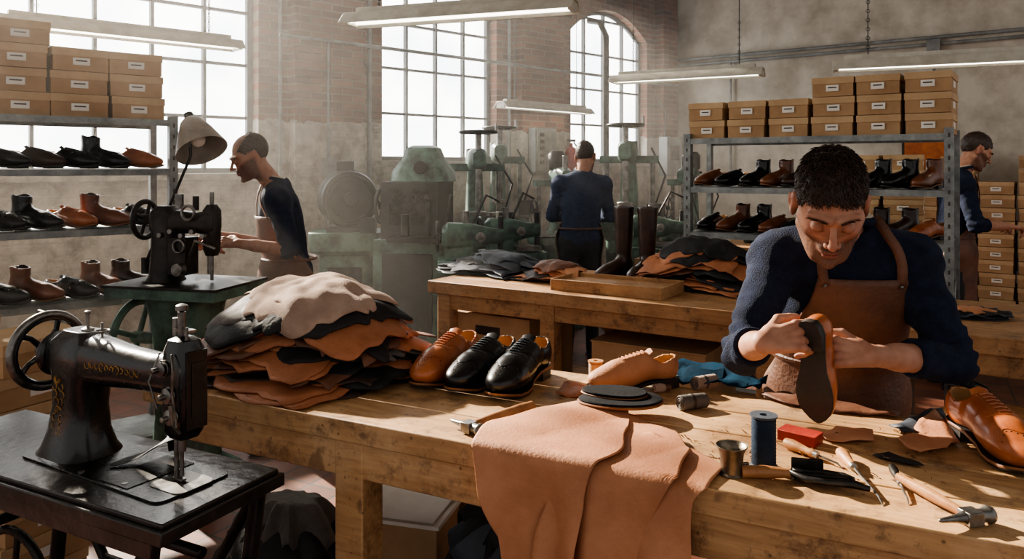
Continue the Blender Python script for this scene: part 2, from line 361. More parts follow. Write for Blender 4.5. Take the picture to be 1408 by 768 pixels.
b=MB(); b.tube([(4.42,-.35,1.3),(4.42,-.35,3.2),(4.48,-.2,3.4),(4.5,-.0,3.45)],.04,0,14)
b.build('exhaust_flue',[DSTEEL],MW)
# ------------------------------------------------------------ fluorescent fixtures
LAMPM=pm('fixture_enamel',(204,200,186),(176,170,156),.4,bump=.02)
TUBEM=pm('fluorescent_tube',(255,250,235),(250,244,228),.4,bump=0,emit=4.0)
def fixture(p,q):
    p=Vector(p);q=Vector(q);L=(q-p).length; x=(q-p).normalized(); y=Vector((0,0,1)).cross(x).normalized(); M=axm(x,y,Vector((0,0,1)),(p+q)/2)
    b=MB()
    prof=[(-.11,0),(-.10,.0),(-.045,.055),(.045,.055),(.10,0),(.11,0),(.105,.012),(.05,.07),(-.05,.07),(-.105,.012)]
    b.loft([[(-L/2,yy,z) for yy,z in prof],[(L/2,yy,z) for yy,z in prof]],0)
    b.box((0,0,.085),(L*.9,.06,.03),0)
    for s in(-.035,.035):
        b.cyl((-L/2+.04,s,.022),(L/2-.04,s,.022),.014,m=1,n=10)
    for s in(-1,1): b.box((s*(L/2-.02),0,.025),(.03,.12,.05),0)
    for s in(-.35,.35):
        b.cyl((s*L,0,.1),(s*L,0,CEIL-p.z),.004,m=2,n=6)
        for k in range(12): b.torus((s*L,0,.12+k*.03),(0,1,0) if k%2 else (1,0,0),.012,.003,2,8,4)
    b.build('fluorescent_light',[LAMPM,TUBEM,DSTEEL],M,bevel=.002)
fixture((-3.1,4.56,2.4),(-1.98,5.56,2.4)); fixture((-.99,4.6,2.4),(.35,4.15,2.4)); fixture((-.13,8.3,2.2),(.94,9.4,2.2))
fixture((.9,6.85,2.3),(2.06,6.25,2.3)); fixture((2.17,5.17,2.2),(3.5,4.6,2.2))
# ------------------------------------------------------------ benches
a1=math.atan(-.505); e1=Vector((math.cos(a1),math.sin(a1),0)); e2=Vector((-e1.y,e1.x,0)); BZ=.93
B0=Vector((-1.07,2.207,0)); MBn=axm(e1,e2,Vector((0,0,1)),B0)
def bs(p): q=p-B0; return q.dot(e1),q.dot(e2)
LEN=(Vector((.86,1.232,0))-B0).length
b=MB()
ks=[0,.165,.33,.495,.66]
for i in range(4):
    y0,y1=ks[i]+.001,ks[i+1]-.001
    xe=LEN+.27*(y0)/.66; xe1=LEN+.27*(y1)/.66
    b.loft([[(0,y0,z),(xe,y0,z),(xe1,y1,z),(0,y1,z)] for z in(BZ-.055,BZ)],0)
b.box((LEN/2,.03,BZ-.10),(LEN-.2,.03,.09)); b.box((LEN/2,.63,BZ-.10),(LEN-.2,.03,.09))
for x in(.74,LEN-.12):
    for y in(.055,.605): b.box((x,y,(BZ-.055)/2),(.085,.085,BZ-.055))
    b.box((x,.33,.3),(.05,.5,.07))
b.box(((.74+LEN-.12)/2,.6,.3),(LEN-.86,.04,.07))
b.build('main_workbench',[BW],MBn,bevel=.004)
a2=math.atan(-.636); m1=Vector((math.cos(a2),math.sin(a2),0)); m2=Vector((-m1.y,m1.x,0)); MZ=.9
MM=axm(m1,m2,Vector((0,0,1)),(-.486,4.4,0))
b=MB()
for i in range(5): b.box((2.0,.09+i*.18,MZ-.035),(4.0,.178,.07))
b.box((2.0,.04,MZ-.11),(3.8,.03,.09))
for x in(.1,.78,1.9,3.0,3.9):
    for y in(.06,.84): b.box((x,y,(MZ-.07)/2),(.085,.085,MZ-.07))
b.box((2,.45,.28),(3.8,.8,.03))
b.build('middle_workbench',[BW2],MM,bevel=.004)
# ------------------------------------------------------------ shoes
def solez(x): return np.interp(x,[-.15,-.06,-.02,.05,.1,.155],[.032,.03,.022,.012,.013,.024])
def shoe_parts(kind,h,brogue=False):
    shaft={'shoe':0,'lshoe':0,'boot':.175,'tall':.42}[kind]; low=not shaft
    wall=max(.005,h*1.5)
    def outer(P):
        d=ell(P,(.088,0,.038),(.062,.044,.031)); d=smin(d,ell(P,(.045,0,.045),(.07,.047,.042)),.02)
        d=smin(d,rc(P,(.05,0,.055),(-.03,0,.075),.034,.036),.02); d=smin(d,rc(P,(-.1,0,.062),(0,0,.056),.035,.036),.02)
        d=smin(d,ell(P,(-.1,0,.066),(.045,.036,.055)),.015)
        if shaft: d=smin(d,rc(P,(-.083,0,.08),(-.088,0,shaft+.05),.043,.05 if kind=='boot' else .062),.03)
        return d
    def top(P):
        x=P[...,0]
        if low: return np.interp(x,[-.15,-.11,-.08,-.055,-.04,.1],[.1,.092,.080,.092,.115,.2])
        return shaft+.0*x+(.006*np.cos(x*60) if kind=='boot' else 0)
    def f(P):
        o=outer(P); z=P[...,2]
        d=np.maximum(o,(z-top(P))*.85); d=np.maximum(d,solez(P[...,0])-.002-z)
        reg=np.maximum(P[...,0]-(-.036 if low else .05),.04-z)
        cav=np.maximum(o+wall,reg); return np.maximum(d,-cav)
    pos,Q=nets(f,(-.16,-.075,0),(.165,.075,max(.13,shaft+.02)),h)
    cen=pos[Q].mean(1); li=(outer(cen)<-wall*.45)&(cen[:,2]>.035)&(cen[:,2]<top(cen)-.001+0*cen[:,0])
    b=MB(); b.v=[tuple(p) for p in pos]; b.f=[tuple(int(i) for i in q) for q in Q]; b.m=[1 if t else 0 for t in li]
    xs=[-.145,-.142,-.128,-.105,-.05,0,.04,.07,.1,.125,.142,.151,.154]; wv=[.004,.018,.029,.036,.033,.036,.048,.051,.047,.036,.022,.01,.003]
    out=[(x,w) for x,w in zip(xs,wv)]+[(x,-w) for x,w in zip(xs[::-1],wv[::-1])]
    r0=[(x,y,float(solez(x))) for x,y in out]; r1=[(x,y,float(solez(x))-.009) for x,y in out]
    rw=[(x*1.0,y*1.04,float(solez(x))-.002) for x,y in out]; rw2=[(x,y*1.04,float(solez(x))-.005) for x,y in out]
    b.loft([r0,rw],3,False); b.loft([rw,rw2],3,False); b.loft([rw2,r1],2,False)
    N=len(out); b.add(r1,[(i,i+1,N-2-i,N-1-i) for i in range(N//2-1)],2)
    b.add([(x,y,z+.0065) for x,y,z in r1],[(i,i+1,N-2-i,N-1-i) for i in range(N//2-1)],2)
    xs2=[-.145,-.142,-.128,-.105,-.062]; w2=[.004,.018,.029,.036,.034]
    hp=[(x,w) for x,w in zip(xs2,w2)]+[(x,-w) for x,w in zip(xs2[::-1],w2[::-1])]
    b.loft([[(x,y,0) for x,y in hp],[(x,y*.98,.0245) for x,y in hp]],2)
    def down(x,y):
        P=A(x,y,.125 if kind!='tall' else .3)
        for _ in range(40):
            d=float(outer(P[None])[0]); P=P-A(0,0,d*.9)
            if d<2e-4 or P[2]<0: break
        return P
    if low:
        for i in range(6):
            x=.035-.0125*i; w=.013
            b.tube([tuple(down(x+.002*(k%2),w*(k-2)/2)+A(0,0,.0018)) for k in range(5)],.0022,4,6)
        for sgn in(-1,1):
            b.tube([tuple(down(.045-.08*k/6,sgn*(.012+.004*k/6))+A(0,0,.0005)) for k in range(7)],.0016,0,5)
            b.tube([tuple(down(.03-.004*k,sgn*(.02+.003*k))+A(0,0,.0004)) for k in range(8)],.0012,0,5)
        b.tube([tuple(down(.05-.012*abs(k-4)**1.3/4,.032*(k-4)/4)+A(0,0,.0003)) for k in range(9)],.0016,0,5)
        T=[]
        for k in range(4):
            x=-.032-.007*k; z=.104+.0055*k
            T.append([(x,-.018,z-.006),(x,0,z),(x,.018,z-.006),(x-.003,.018,z-.009),(x-.004,0,z-.004),(x-.003,-.018,z-.009)])
        b.loft(T,0)
        if brogue:
            b.tube([tuple(down(.092+.012*math.cos((k-6)*.75),.043*(k-6)/6)+A(0,0,.0004)) for k in range(13)],.0014,0,5)
            for k in range(13):
                p=down(.099+.012*math.cos((k-6)*.75),.04*(k-6)/6); b.sph(tuple(p),.0016,2,6)
            for k in range(9):
                a=k*math.pi*2/9; p=down(.122+.008*math.cos(a),.010*math.sin(a)); b.sph(tuple(p),.0014,2,6)
    return b
SH={'shoe':shoe_parts('shoe',.003,True),'lshoe':shoe_parts('lshoe',.005),'boot':shoe_parts('boot',.006),'tall':shoe_parts('tall',.008)}
SMC={}
def shoe_mesh(kind,up,lace=None):
    k=(kind,up.name)
    if k not in SMC:
        b=SH[kind]; me=bpy.data.meshes.new('shoe_'+kind); me.from_pydata(b.v,[],b.f)
        for m in[up,LIN if kind in('shoe','lshoe') else DBR,SOLE,WELT if up in(S_COG,S_BRN) or kind=='shoe' else SOLE,up if lace is None else lace]: me.materials.append(m)
        me.polygons.foreach_set('material_index',b.m); me.polygons.foreach_set('use_smooth',[True]*len(b.f)); me.update(); me.set_sharp_from_angle(angle=math.radians(50)); SMC[k]=me
    return SMC[k]
def shoe(name,kind,up,loc,ang,s=1,parent=None):
    return place(name,shoe_mesh(kind,up),yaw(math.radians(ang),loc,s),parent)
shoe('cognac_brogue_shoe','shoe',S_COG,G(614,518,BZ)+Vector((0,0,.001)),-115,1.12)
shoe('black_brogue_shoe','shoe',S_BLK,G(664,525,BZ)+Vector((0,0,.001)),-120,1.10)
shoe('black_brogue_shoe','shoe',S_BLK,G(716,531,BZ)+Vector((0,0,.001)),-115,1.14)
shoe('cognac_brogue_shoe','shoe',S_COG,G(1366,622,BZ)+Vector((0,0,.001)),-92,1.06)
# ------------------------------------------------------------ shelves
def shelf(name,A0,A1,depth,zs,topz=None,lip=.035):
    A0=Vector(A0);A1=Vector(A1); x=(A1-A0).normalized(); y=Vector((0,0,1)).cross(x); L=(A1-A0).length; M=axm(x,y,Vector((0,0,1)),A0)
    b=MB(); H=topz or max(zs)+.02
    for z in zs:
        b.box((L/2,depth/2,z-.006),(L,depth,.012)); b.box((L/2,.002,z-lip/2),(L,.006,lip)); b.box((L/2,depth-.002,z-lip/2),(L,.006,lip))
    xs=[.0,L] if L<1.7 else [0,L/2,L]
    for xx in xs:
        for yy in(0,depth):
            b.box((xx,yy,H/2),(.045,.006,H)); b.box((xx+(.02 if xx==0 else -.02),yy+(.02 if yy==0 else -.02),H/2),(.006,.045,H))
            zz=.1
            while zz<H: b.box((xx,yy-.0035 if yy==0 else yy+.0035,zz),(.01,.002,.022),1); zz+=.06
        b.tube([(xx,0,.3),(xx,depth,.9)],.006,0,6); b.tube([(xx,depth,.9),(xx,0,1.5)],.006,0,6)
    b.build(name,[SHELFM,INK],M); return M,L
def boxstack(name,M,items,dims):
    b=MB(); W_,D_,H_=dims
    for (x,y,z,r) in items:
        b.T=Matrix.Translation((x,y,z))@Matrix.Rotation(r,4,'Z')
        b.box((0,0,H_*.36),(W_-.008,D_-.008,H_*.72),0); b.box((0,0,H_*.82),(W_,D_,H_*.34),1)
        b.box((.0,-D_/2-.0005,H_*.42),(W_*.3,.002,H_*.32),2); b.box((.0,-D_/2-.002,H_*.45),(W_*.2,.001,H_*.06),3)
        b.box((W_/2+.0003-.004,0,H_*.42),(.002,D_*.3,H_*.32),2)
    b.build(name,[CARD,CARD2,LABEL,INK],M,bevel=.0015)
ML,LL=shelf('metal_shoe_rack',(-3.32,2.99,0),(-1.86,4.2,0),.42,[.1,.45,.862,1.23,1.542,1.81])
it=[]
def rj(a): return random.uniform(-a,a)
for k,hh in enumerate([3,3,4,3,3,4,3]):
    for j in range(hh):
        it.append((LL-.17-k*.275+rj(.008),.2+rj(.01),1.811+j*.118,rj(.04)))
boxstack('shoebox_stack',ML,it[:],(.265,.34,.116))
par=empty('shoes_on_rack',(-2.3,3.8,.9))
seqs=[(1.543,['lshoe','boot','lshoe','lshoe','boot','lshoe','lshoe','boot','boot'],[S_COG,S_BLK,S_BLK,S_DBR,S_BLK,S_DBR,S_BLK,S_BLK,S_BRN]),
 (1.231,['lshoe','boot','lshoe','boot','lshoe','lshoe','boot','lshoe','boot'],[S_BLK,S_BRN,S_COG,S_BLK,S_BLK,S_DBR,S_BRN,S_BLK,S_BLK]),
 (.863,['boot','boot','lshoe','boot','boot','lshoe','lshoe','boot'],[S_DBR,S_BRN,S_BLK,S_BRN,S_BLK,S_BRN,S_BLK,S_BLK]),
 (.451,['lshoe','boot','boot','lshoe','boot','boot','boot','boot'],[S_BLK]*4+[S_BRN]*4)]
for z,ks_,ms_ in seqs:
    for i,(k,mm) in enumerate(zip(ks_,ms_)):
        p=ML@Vector((LL-.15-i*.158,.17,z+.001)); shoe('shoe_%d'%i,k,mm,p,-4+rj(8),1.0,par)
MR2,LR=shelf('metal_shoe_rack',(1.10,4.8,0),(2.29,4.0,0),.42,[.1,.5,.84,1.148,1.428,1.73],1.76)
it=[]
for k in range(6):
    x=.115+k*.245; nrow=2 if k<3 else 3
    for j in range(nrow): it.append((x+rj(.006),.2,1.731+j*.112,rj(.03)))
boxstack('shoebox_stack',MR2,it,(.225,.34,.11))
par=empty('shoes_on_rack',(1.7,4.5,1.2))
cols=[S_BRN,S_DBR,S_BLK,S_BLK,S_DBR,S_BRN,S_BLK,S_COG,S_BLK,S_BRN,S_BLK]
for zi,z in enumerate((1.429,1.149,.841)):
    for i in range(10):
        p=MR2@Vector((.10+i*.135,.19,z+.001)); shoe('shoe_%d'%i,['lshoe','lshoe','boot','boot','lshoe','boot','lshoe','boot','boot','boot'][(i+zi)%10],cols[(i*3+zi*2)%11],p,-150+rj(8),.95,par)
Mq=yaw(a1,(-1.80,2.82,0)); it=[]
for k in range(3):
    for j in range(8-(k%2)): it.append((-k*.3+rj(.01),rj(.02),j*.118,rj(.05)))
boxstack('shoebox_stack',Mq,it,(.28,.34,.116))
# ------------------------------------------------------------ leather
def sheet(b,c,yw,rx,ry,z0,drop,seed,mi,floor_z,wave=.02,nr=14,na=72):
    rnd=random.Random(seed); ph=[rnd.uniform(0,6.28) for _ in range(8)]; cy,sy=math.cos(yw),math.sin(yw); freq=rnd.choice((6,7,8,9))
    V=[];Fs=[]
    for i in range(nr+1):
        t=i/nr
        for k in range(na):
            a=2*math.pi*k/na; fold=math.sin(freq*a+ph[4]+1.5*math.sin(a*2+ph[5]))
            R=.94+.10*math.sin(2*a+ph[0])+.07*math.sin(3*a+ph[1])+.05*math.sin(5*a+ph[2])+.035*fold*t**3
            x=rx*R*t*math.cos(a); y=ry*R*t*math.sin(a); e=max(0,(t-.45)/.55)
            z=z0-drop*e**1.6+wave*e*fold+.008*noise.noise(Vector((x*8,y*8,seed)))
            z=max(z,floor_z+.004+.003*(mi%4))
            V.append((c[0]+x*cy-y*sy,c[1]+x*sy+y*cy,z))
    for i in range(nr):
        for k in range(na): Fs.append((i*na+k,i*na+(k+1)%na,(i+1)*na+(k+1)%na,(i+1)*na+k))
    b.add(V,Fs,mi)
def heap(name,c,yw,rx,ry,h,seq,mats,seed,zb,wave=.016,taper=.36,dr=.32):
    b=MB(); N=len(seq); rnd=random.Random(seed)
    b.lathe([(rx*.85,0),(rx*.8,h*.35),(rx*.62,h*.7),(rx*.3,h*.85)],(0,0,0),(0,0,1),1,20)
    b.v=[(c[0]+(x*math.cos(yw)-y*ry/rx*math.sin(yw)),c[1]+(x*math.sin(yw)+y*ry/rx*math.cos(yw)),zb+z) for x,y,z in b.v]
    for i,mi in enumerate(seq):
        t=i/max(1,N-1); s=1-taper*t**1.3
        sheet(b,(c[0]+rnd.uniform(-.05,.05)*rx*3*(.3+t*.4),c[1]+rnd.uniform(-.03,.03)*ry*3*(.3+t*.4)),yw+rnd.uniform(-.35,.35),rx*s,ry*s,zb+.02+(h-.02)*(t**.85),min(h*dr,.10)*(.5+t*.9),seed*31+i,mi,zb,wave*(.6+rnd.random()*.8))
    return b.build(name,mats,None,solid=.004,fix=False)
def pile(name,c,yw,RX,RY,H,layers,mats,seed,zb,pw=3.0,kd=.85):
    """stack of hides: flat sheets and hides folded double, all settling over one mound"""
    rnd=random.Random(seed); b=MB(); th=[(.030 if k else .012)*rnd.uniform(.8,1.25) for _,k in layers]; sc=H/sum(th); z=0; N=len(layers)
    def P3(x,y,zl,own=0):
        rho=math.sqrt((x/RX)**2+(y/RY)**2); dm=1/(1+kd*rho**pw)
        wv=1+.09*noise.noise(Vector((x*7,y*7,seed)))+.05*noise.noise(Vector((x*19,y*19,seed+3)))
        return (x,y,max(.003,zl*dm*wv+own))
    for i,(mi,k) in enumerate(layers):
        t=i/(N-1); g=th[i]*sc; ph=[rnd.uniform(0,6.28) for _ in range(8)]
        hx=RX*(1.04-.34*t)*rnd.uniform(.86,1.10); hy=RY*(1.08-.34*t)*rnd.uniform(.86,1.14); ox=rnd.uniform(-.06,.06)*RX*2.4*(.4+t); oy=rnd.uniform(-.05,.05)*RY*2; rot=rnd.uniform(-.3,.3); cr_,sr_=math.cos(rot),math.sin(rot)
        V=[];Fs=[]
        if k==0:
            nr,na=16,140
            for r_ in range(nr+1):
                q=r_/nr
                for a_ in range(na):
                    a=2*math.pi*a_/na
                    R=1/((abs(math.cos(a))**2.8+abs(math.sin(a))**2.8)**(1/2.8))
                    R*=.94+.07*math.sin(2*a+ph[0])+.07*math.sin(3*a+ph[1])+.05*math.sin(7*a+ph[2]+math.sin(2*a))+.028*math.sin(15*a+ph[3]+2*math.sin(4*a))-.16*max(0,math.sin(a*1.5+ph[4]))**14-.10*max(0,math.sin(a*2.5+ph[6]))**20+.04*noise.noise(Vector((a*5,seed,i)))
                    x=hx*R*q*math.cos(a); y=hy*R*q*math.sin(a); x,y=x*cr_-y*sr_+ox,x*sr_+y*cr_+oy
                    e=max(0,(q-.7)/.3); own=g*.7*e*e*math.sin(6*a+ph[5])-.012*e*e
                    V.append(P3(x,y,z+g*.5,own))
            for r_ in range(nr):
                for a_ in range(na): Fs.append((r_*na+a_,r_*na+(a_+1)%na,(r_+1)*na+(a_+1)%na,(r_+1)*na+a_))
        else:
            sec=[]; ra=g*.40; xr=hx*rnd.uniform(.7,1.05); xt=hx*rnd.uniform(.2,.9); xl=-hx*rnd.uniform(.92,1.06)
            for q in range(15): sec.append((xr+(xl-xr)*q/14,g*.08))
            for q in range(1,9): a=math.pi*q/9; sec.append((xl-ra*1.6*math.sin(a),g*.08+ra*(1-math.cos(a))))
            for q in range(1,16): sec.append((xl+(xt-xl)*q/15,g*.08+2*ra))
            ny=26
            for s_,(x,zz) in enumerate(sec):
                w0=hy*(.95+.10*math.sin(s_*.45+ph[0])+.05*math.sin(s_*1.3+ph[1])+.03*math.sin(s_*2.9+ph[2])); w1=hy*(.9+.1*math.sin(s_*.4+ph[3])+.04*math.sin(s_*1.7+ph[4]))
                for y_ in range(ny+1):
                    u=y_/ny; y=-w0+(w0+w1)*u; xx=x+.014*math.sin(y*20+ph[5])+.008*math.sin(y*55+ph[6]); x2,y2=xx*cr_-y*sr_+ox*.4,xx*sr_+y*cr_+oy
                    V.append(P3(x2,y2,z+zz))
            n1=ny+1
            for s_ in range(len(sec)-1):
                for y_ in range(ny): Fs.append((s_*n1+y_,(s_+1)*n1+y_,(s_+1)*n1+y_+1,s_*n1+y_+1))
        b.add(V,Fs,mi); z+=g
    b.build(name,mats,yaw(yw,(c[0],c[1],zb)),solid=.0035,fix=False)
LM=[ORG,BLK,TAN,BRN,GRY,SUE,DBR,NAV]
pile('leather_hide_pile',(-.63,2.40),a1,.39,.27,.275,[(6,1),(1,0),(0,1),(6,1),(1,0),(0,0),(3,1),(1,0),(0,1),(4,0),(1,0),(0,0),(3,1),(0,0),(1,0),(0,0),(1,0),(3,0),(0,0),(1,0),(4,0),(1,0),(5,0),(5,0)],LM,3,BZ)
pile('leather_hide_pile',(1.05,4.22),a2,.35,.23,.27,[(1,1),(3,0),(0,1),(6,0),(0,1),(1,0),(3,1),(0,0),(1,0),(0,1),(6,0),(1,0),(0,0),(1,0)],LM,8,MZ)
pile('slate_leather_pile',(-.10,4.72),a2,.36,.19,.14,[(7,0),(1,0),(7,1),(7,0),(1,0),(7,0),(7,0)],LM,12,MZ)
pile('leather_offcuts',(.26,4.42),a2,.22,.16,.12,[(3,0),(0,1),(6,0),(0,0),(2,0),(3,0)],LM,15,MZ)
def drape(name,s0,s1,backf,hangf,lift,mat,seed,sk=0):
    b=MB(); na,nb=60,60; V=[];Fs=[]; r=.025
    for i in range(na+1):
        a=i/na
        for j in range(nb+1):
            t=j/nb; bk=np.interp(a,*backf)+.012*noise.noise(Vector((a*9,seed,0))); hg=np.interp(a,*hangf)+.02*noise.noise(Vector((a*9,seed,5))); q=-bk+(bk+hg)*t
            s=s0+(s1-s0)*a+sk*max(0,q)+.012*math.sin(q*14+seed)*(1 if a>.5 else -1)*abs(a-.5)*2+.02*noise.noise(Vector((q*7,seed,a*2)))
            nz_=noise.noise(Vector((s*5,q*5,seed)))
            if q<0: y=-q; z=BZ+lift+.006*(nz_+.6)+.010*max(0,math.sin(s*16+q*9+seed))*min(1,-q*12)
            elif q<r*1.57: an=q/r; y=-r*math.sin(an)*1.0; z=BZ+lift+.004-r*(1-math.cos(an))
            else:
                dd=q-r*1.57; y=-r-(.028*math.sin(s*26+seed+dd*2)+.012*math.sin(s*57+seed*2-dd*4)+.02)*min(1,dd*5); z=BZ+lift+.004-r-dd
            V.append((s,y-lift*1.0,z))
    for i in range(na):
        for j in range(nb): Fs.append((i*(nb+1)+j,(i+1)*(nb+1)+j,(i+1)*(nb+1)+j+1,i*(nb+1)+j+1))
    b.add(V,Fs,0); b.build(name,[mat],MBn,solid=.003,fix=False)
sA=bs(G(662,613,BZ))[0]; sB=bs(G(990,675,BZ))[0]; LS=sB-sA
drape('tan_leather_hide',sA+.17,sB-.01,([0,.15,.5,.8,1],[.2,.22,.2,.17,.1]),([0,.2,.4,.6,.8,.93,1],[.5,.52,.5,.42,.22,.04,.01]),.004,TAN,5)
drape('tan_leather_hide',sA+.10,sB-.09,([0,.15,.5,.8,1],[.3,.33,.3,.25,.15]),([0,.3,.5,.7,.85,.95,1],[.52,.56,.48,.36,.16,.05,.0]),.013,TAN,2)
drape('tan_leather_hide',sA-.0,sB-.24,([0,.12,.35,.7,.9,1],[.10,.24,.33,.38,.33,.22]),([0,.1,.25,.42,.6,.75,.9,1],[.03,.12,.2,.42,.5,.42,.26,.10]),.022,TAN,9)
# ------------------------------------------------------------ people
SKIN=vcol('skin',.55,.2,420); HAIR=pm('hair_dark_brown',(66,46,35),(32,22,17),.5,scale=60,bump=0)
SWEAT=pm('navy_knit_sweater',(40,48,70),(27,33,50),.9,scale=30,bump=.7,bscale=320,spec=.2)
COLL=pm('undershirt',(196,180,160),(170,154,136),.9)
TROU=pm('dark_trousers',(48,48,54),(32,32,36),.85)
APR=pm('apron_leather',(116,77,56),(78,50,36),.5,scale=6,bump=.3,bscale=90)
SK0=(184,138,114)
def headlocal(P,o):
    x,y,z=P[...,0],P[...,1],P[...,2]; ax=np.abs(x); Pm=P.copy(); Pm[...,0]=ax
    d=ell(P,(0,.018,.038),(.074,.096,.088)); d=smin(d,ell(P,(0,-.024,-.020),(.060,.064,.080)),.03)
    d=smin(d,ell(P,(0,-.046,-.082),(.036,.040,.028)),.03); d=smin(d,rc(P,(0,-.084,-.098),(0,-.080,-.1),.015,.015),.016)
    d=smin(d,rc(Pm,(.057,.000,-.050),(.026,-.060,-.094),.014,.014),.028)
    d=smin(d,rc(Pm,(.046,-.062,-.016),(.062,-.03,-.004),.013,.010),.020)
    d=smin(d,rc(Pm,(.010,-.090,.033),(.050,-.070,.034),.011,.008),.012)
    d=smax(d,-ell(Pm,(.031,-.108,.010),(.019,.024,.012)),.012)
    eye=ell(Pm,(.0315,-.076,.007),(.0150,.0150,.0140)); d=smin(d,eye,.002)
    d=smax(d,-rc(Pm,(.020,-.0935,-.0005),(.043,-.088,-.0015),.0012,.0012),.0015)
    d=smin(d,rc(P,(0,-.088,.020),(0,-.115,-.018),.0070,.0085),.010)
    d=smin(d,ell(P,(0,-.117,-.021),(.0095,.009,.0085)),.005)
    d=smin(d,ell(Pm,(.0125,-.104,-.025),(.0065,.011,.0065)),.004)
    d=smax(d,-ell(Pm,(.0065,-.112,-.031),(.0032,.005,.004)),.002)
    d=smin(d,ell(P,(0,-.084,-.050),(.026,.016,.018)),.012)
    d=smin(d,ell(P,(0,-.0945,-.0545),(.022,.0085,.0055)),.004); d=smin(d,ell(P,(0,-.0930,-.0665),(.0185,.0085,.0065)),.004)
    d=smax(d,-rc(Pm,(0,-.104,-.0600),(.022,-.094,-.0635),.0016,.0010),.002)
    d=smax(d,-rc(P,(0,-.106,-.036),(0,-.104,-.046),.0022,.0030),.004)
    d=smax(d,-ell(P,(0,-.099,-.079),(.018,.008,.005)),.008)
    ear=ell(Pm,(.079,.014,-.002),(.010,.020,.033)); ear=smin(ear,rc(Pm,(.086,.024,.018),(.088,.018,-.006),.005,.005),.004); ear=smax(ear,-ell(Pm,(.091,.010,.000),(.007,.011,.020)),.004); d=smin(d,ear,.006)
    nb=o['neckbase']; d=smin(d,rc(P,(0,.02,-.05),nb,.052,.056),.025)
    return d
def headcol(p,o):
    x,y,z=p[:,0],p[:,1],p[:,2]; sk=A(lin(o.get('skin',SK0))[:3]); c=np.tile(sk,(len(p),1)); ax=np.abs(x)
    def mix(w,col): 
        nonlocal c; w=np.clip(w,0,1)[:,None]; c=c*(1-w)+A(lin(col)[:3])*w
    mix(.3*np.exp(-((ax-.045)**2+(z+.018)**2)/.0005)*(y<-.02),(172,98,82)); mix(.4*np.exp(-(x**2+(z+.022)**2)/.00025)*(y<-.1),(174,102,84))
    mix(.35*(ax>.077),(168,94,78)); mix(.2*np.clip((z-.045)/.03,0,1)*(y<-.05),(192,148,124))
    jaw=np.clip((-.026-z+.60*np.clip(ax-.02,0,1))/.018,0,1)*(z>-.140)*np.clip((.02-y)/.02,0,1)
    g=.8+.2*np.sin(x*1900)*np.sin(z*2300+y*900)
    mix(.80*jaw*g*o.get('stub',1),(50,38,33)); mix(.7*g*np.exp(-(x/.027)**4-((z+.043)/.007)**4)*(y<-.08)*o.get('stub',1),(46,35,30))
    zl=z+5*x*x
    lip=np.exp(-(x/.023)**4-((zl+.0600)/.0095)**4)*(y<-.088); mix(.85*lip,(146,86,76)); mix(.9*np.exp(-(x/.0225)**4-((zl+.0600)/.0018)**2)*(y<-.08),(62,34,30))
    mix(.9*np.exp(-((ax-.0065)**2+(z+.031)**2)/.000012)*(y<-.1),(50,24,20))
    br=np.exp(-((ax-.031)/.020)**4-((z-.0335+.10*np.clip(ax-.03,0,1))/.0050)**2)*(y<-.05); mix(.8*br,(48,33,27))
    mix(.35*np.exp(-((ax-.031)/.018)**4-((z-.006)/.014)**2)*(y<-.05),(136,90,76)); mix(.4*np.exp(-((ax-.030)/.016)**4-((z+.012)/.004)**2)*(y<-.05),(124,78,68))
    ey=np.exp(-((ax-.0315)/.0130)**4-((z+.0012+.02*(ax-.03))/.0019)**2)*(y<-.06); mix(.98*ey,(18,12,10))
    if o.get('scalp'): mix(.55*np.clip((z-.055)/.03,0,1)*np.clip((y+.06)/.04,0,1),(92,68,56))
    return c
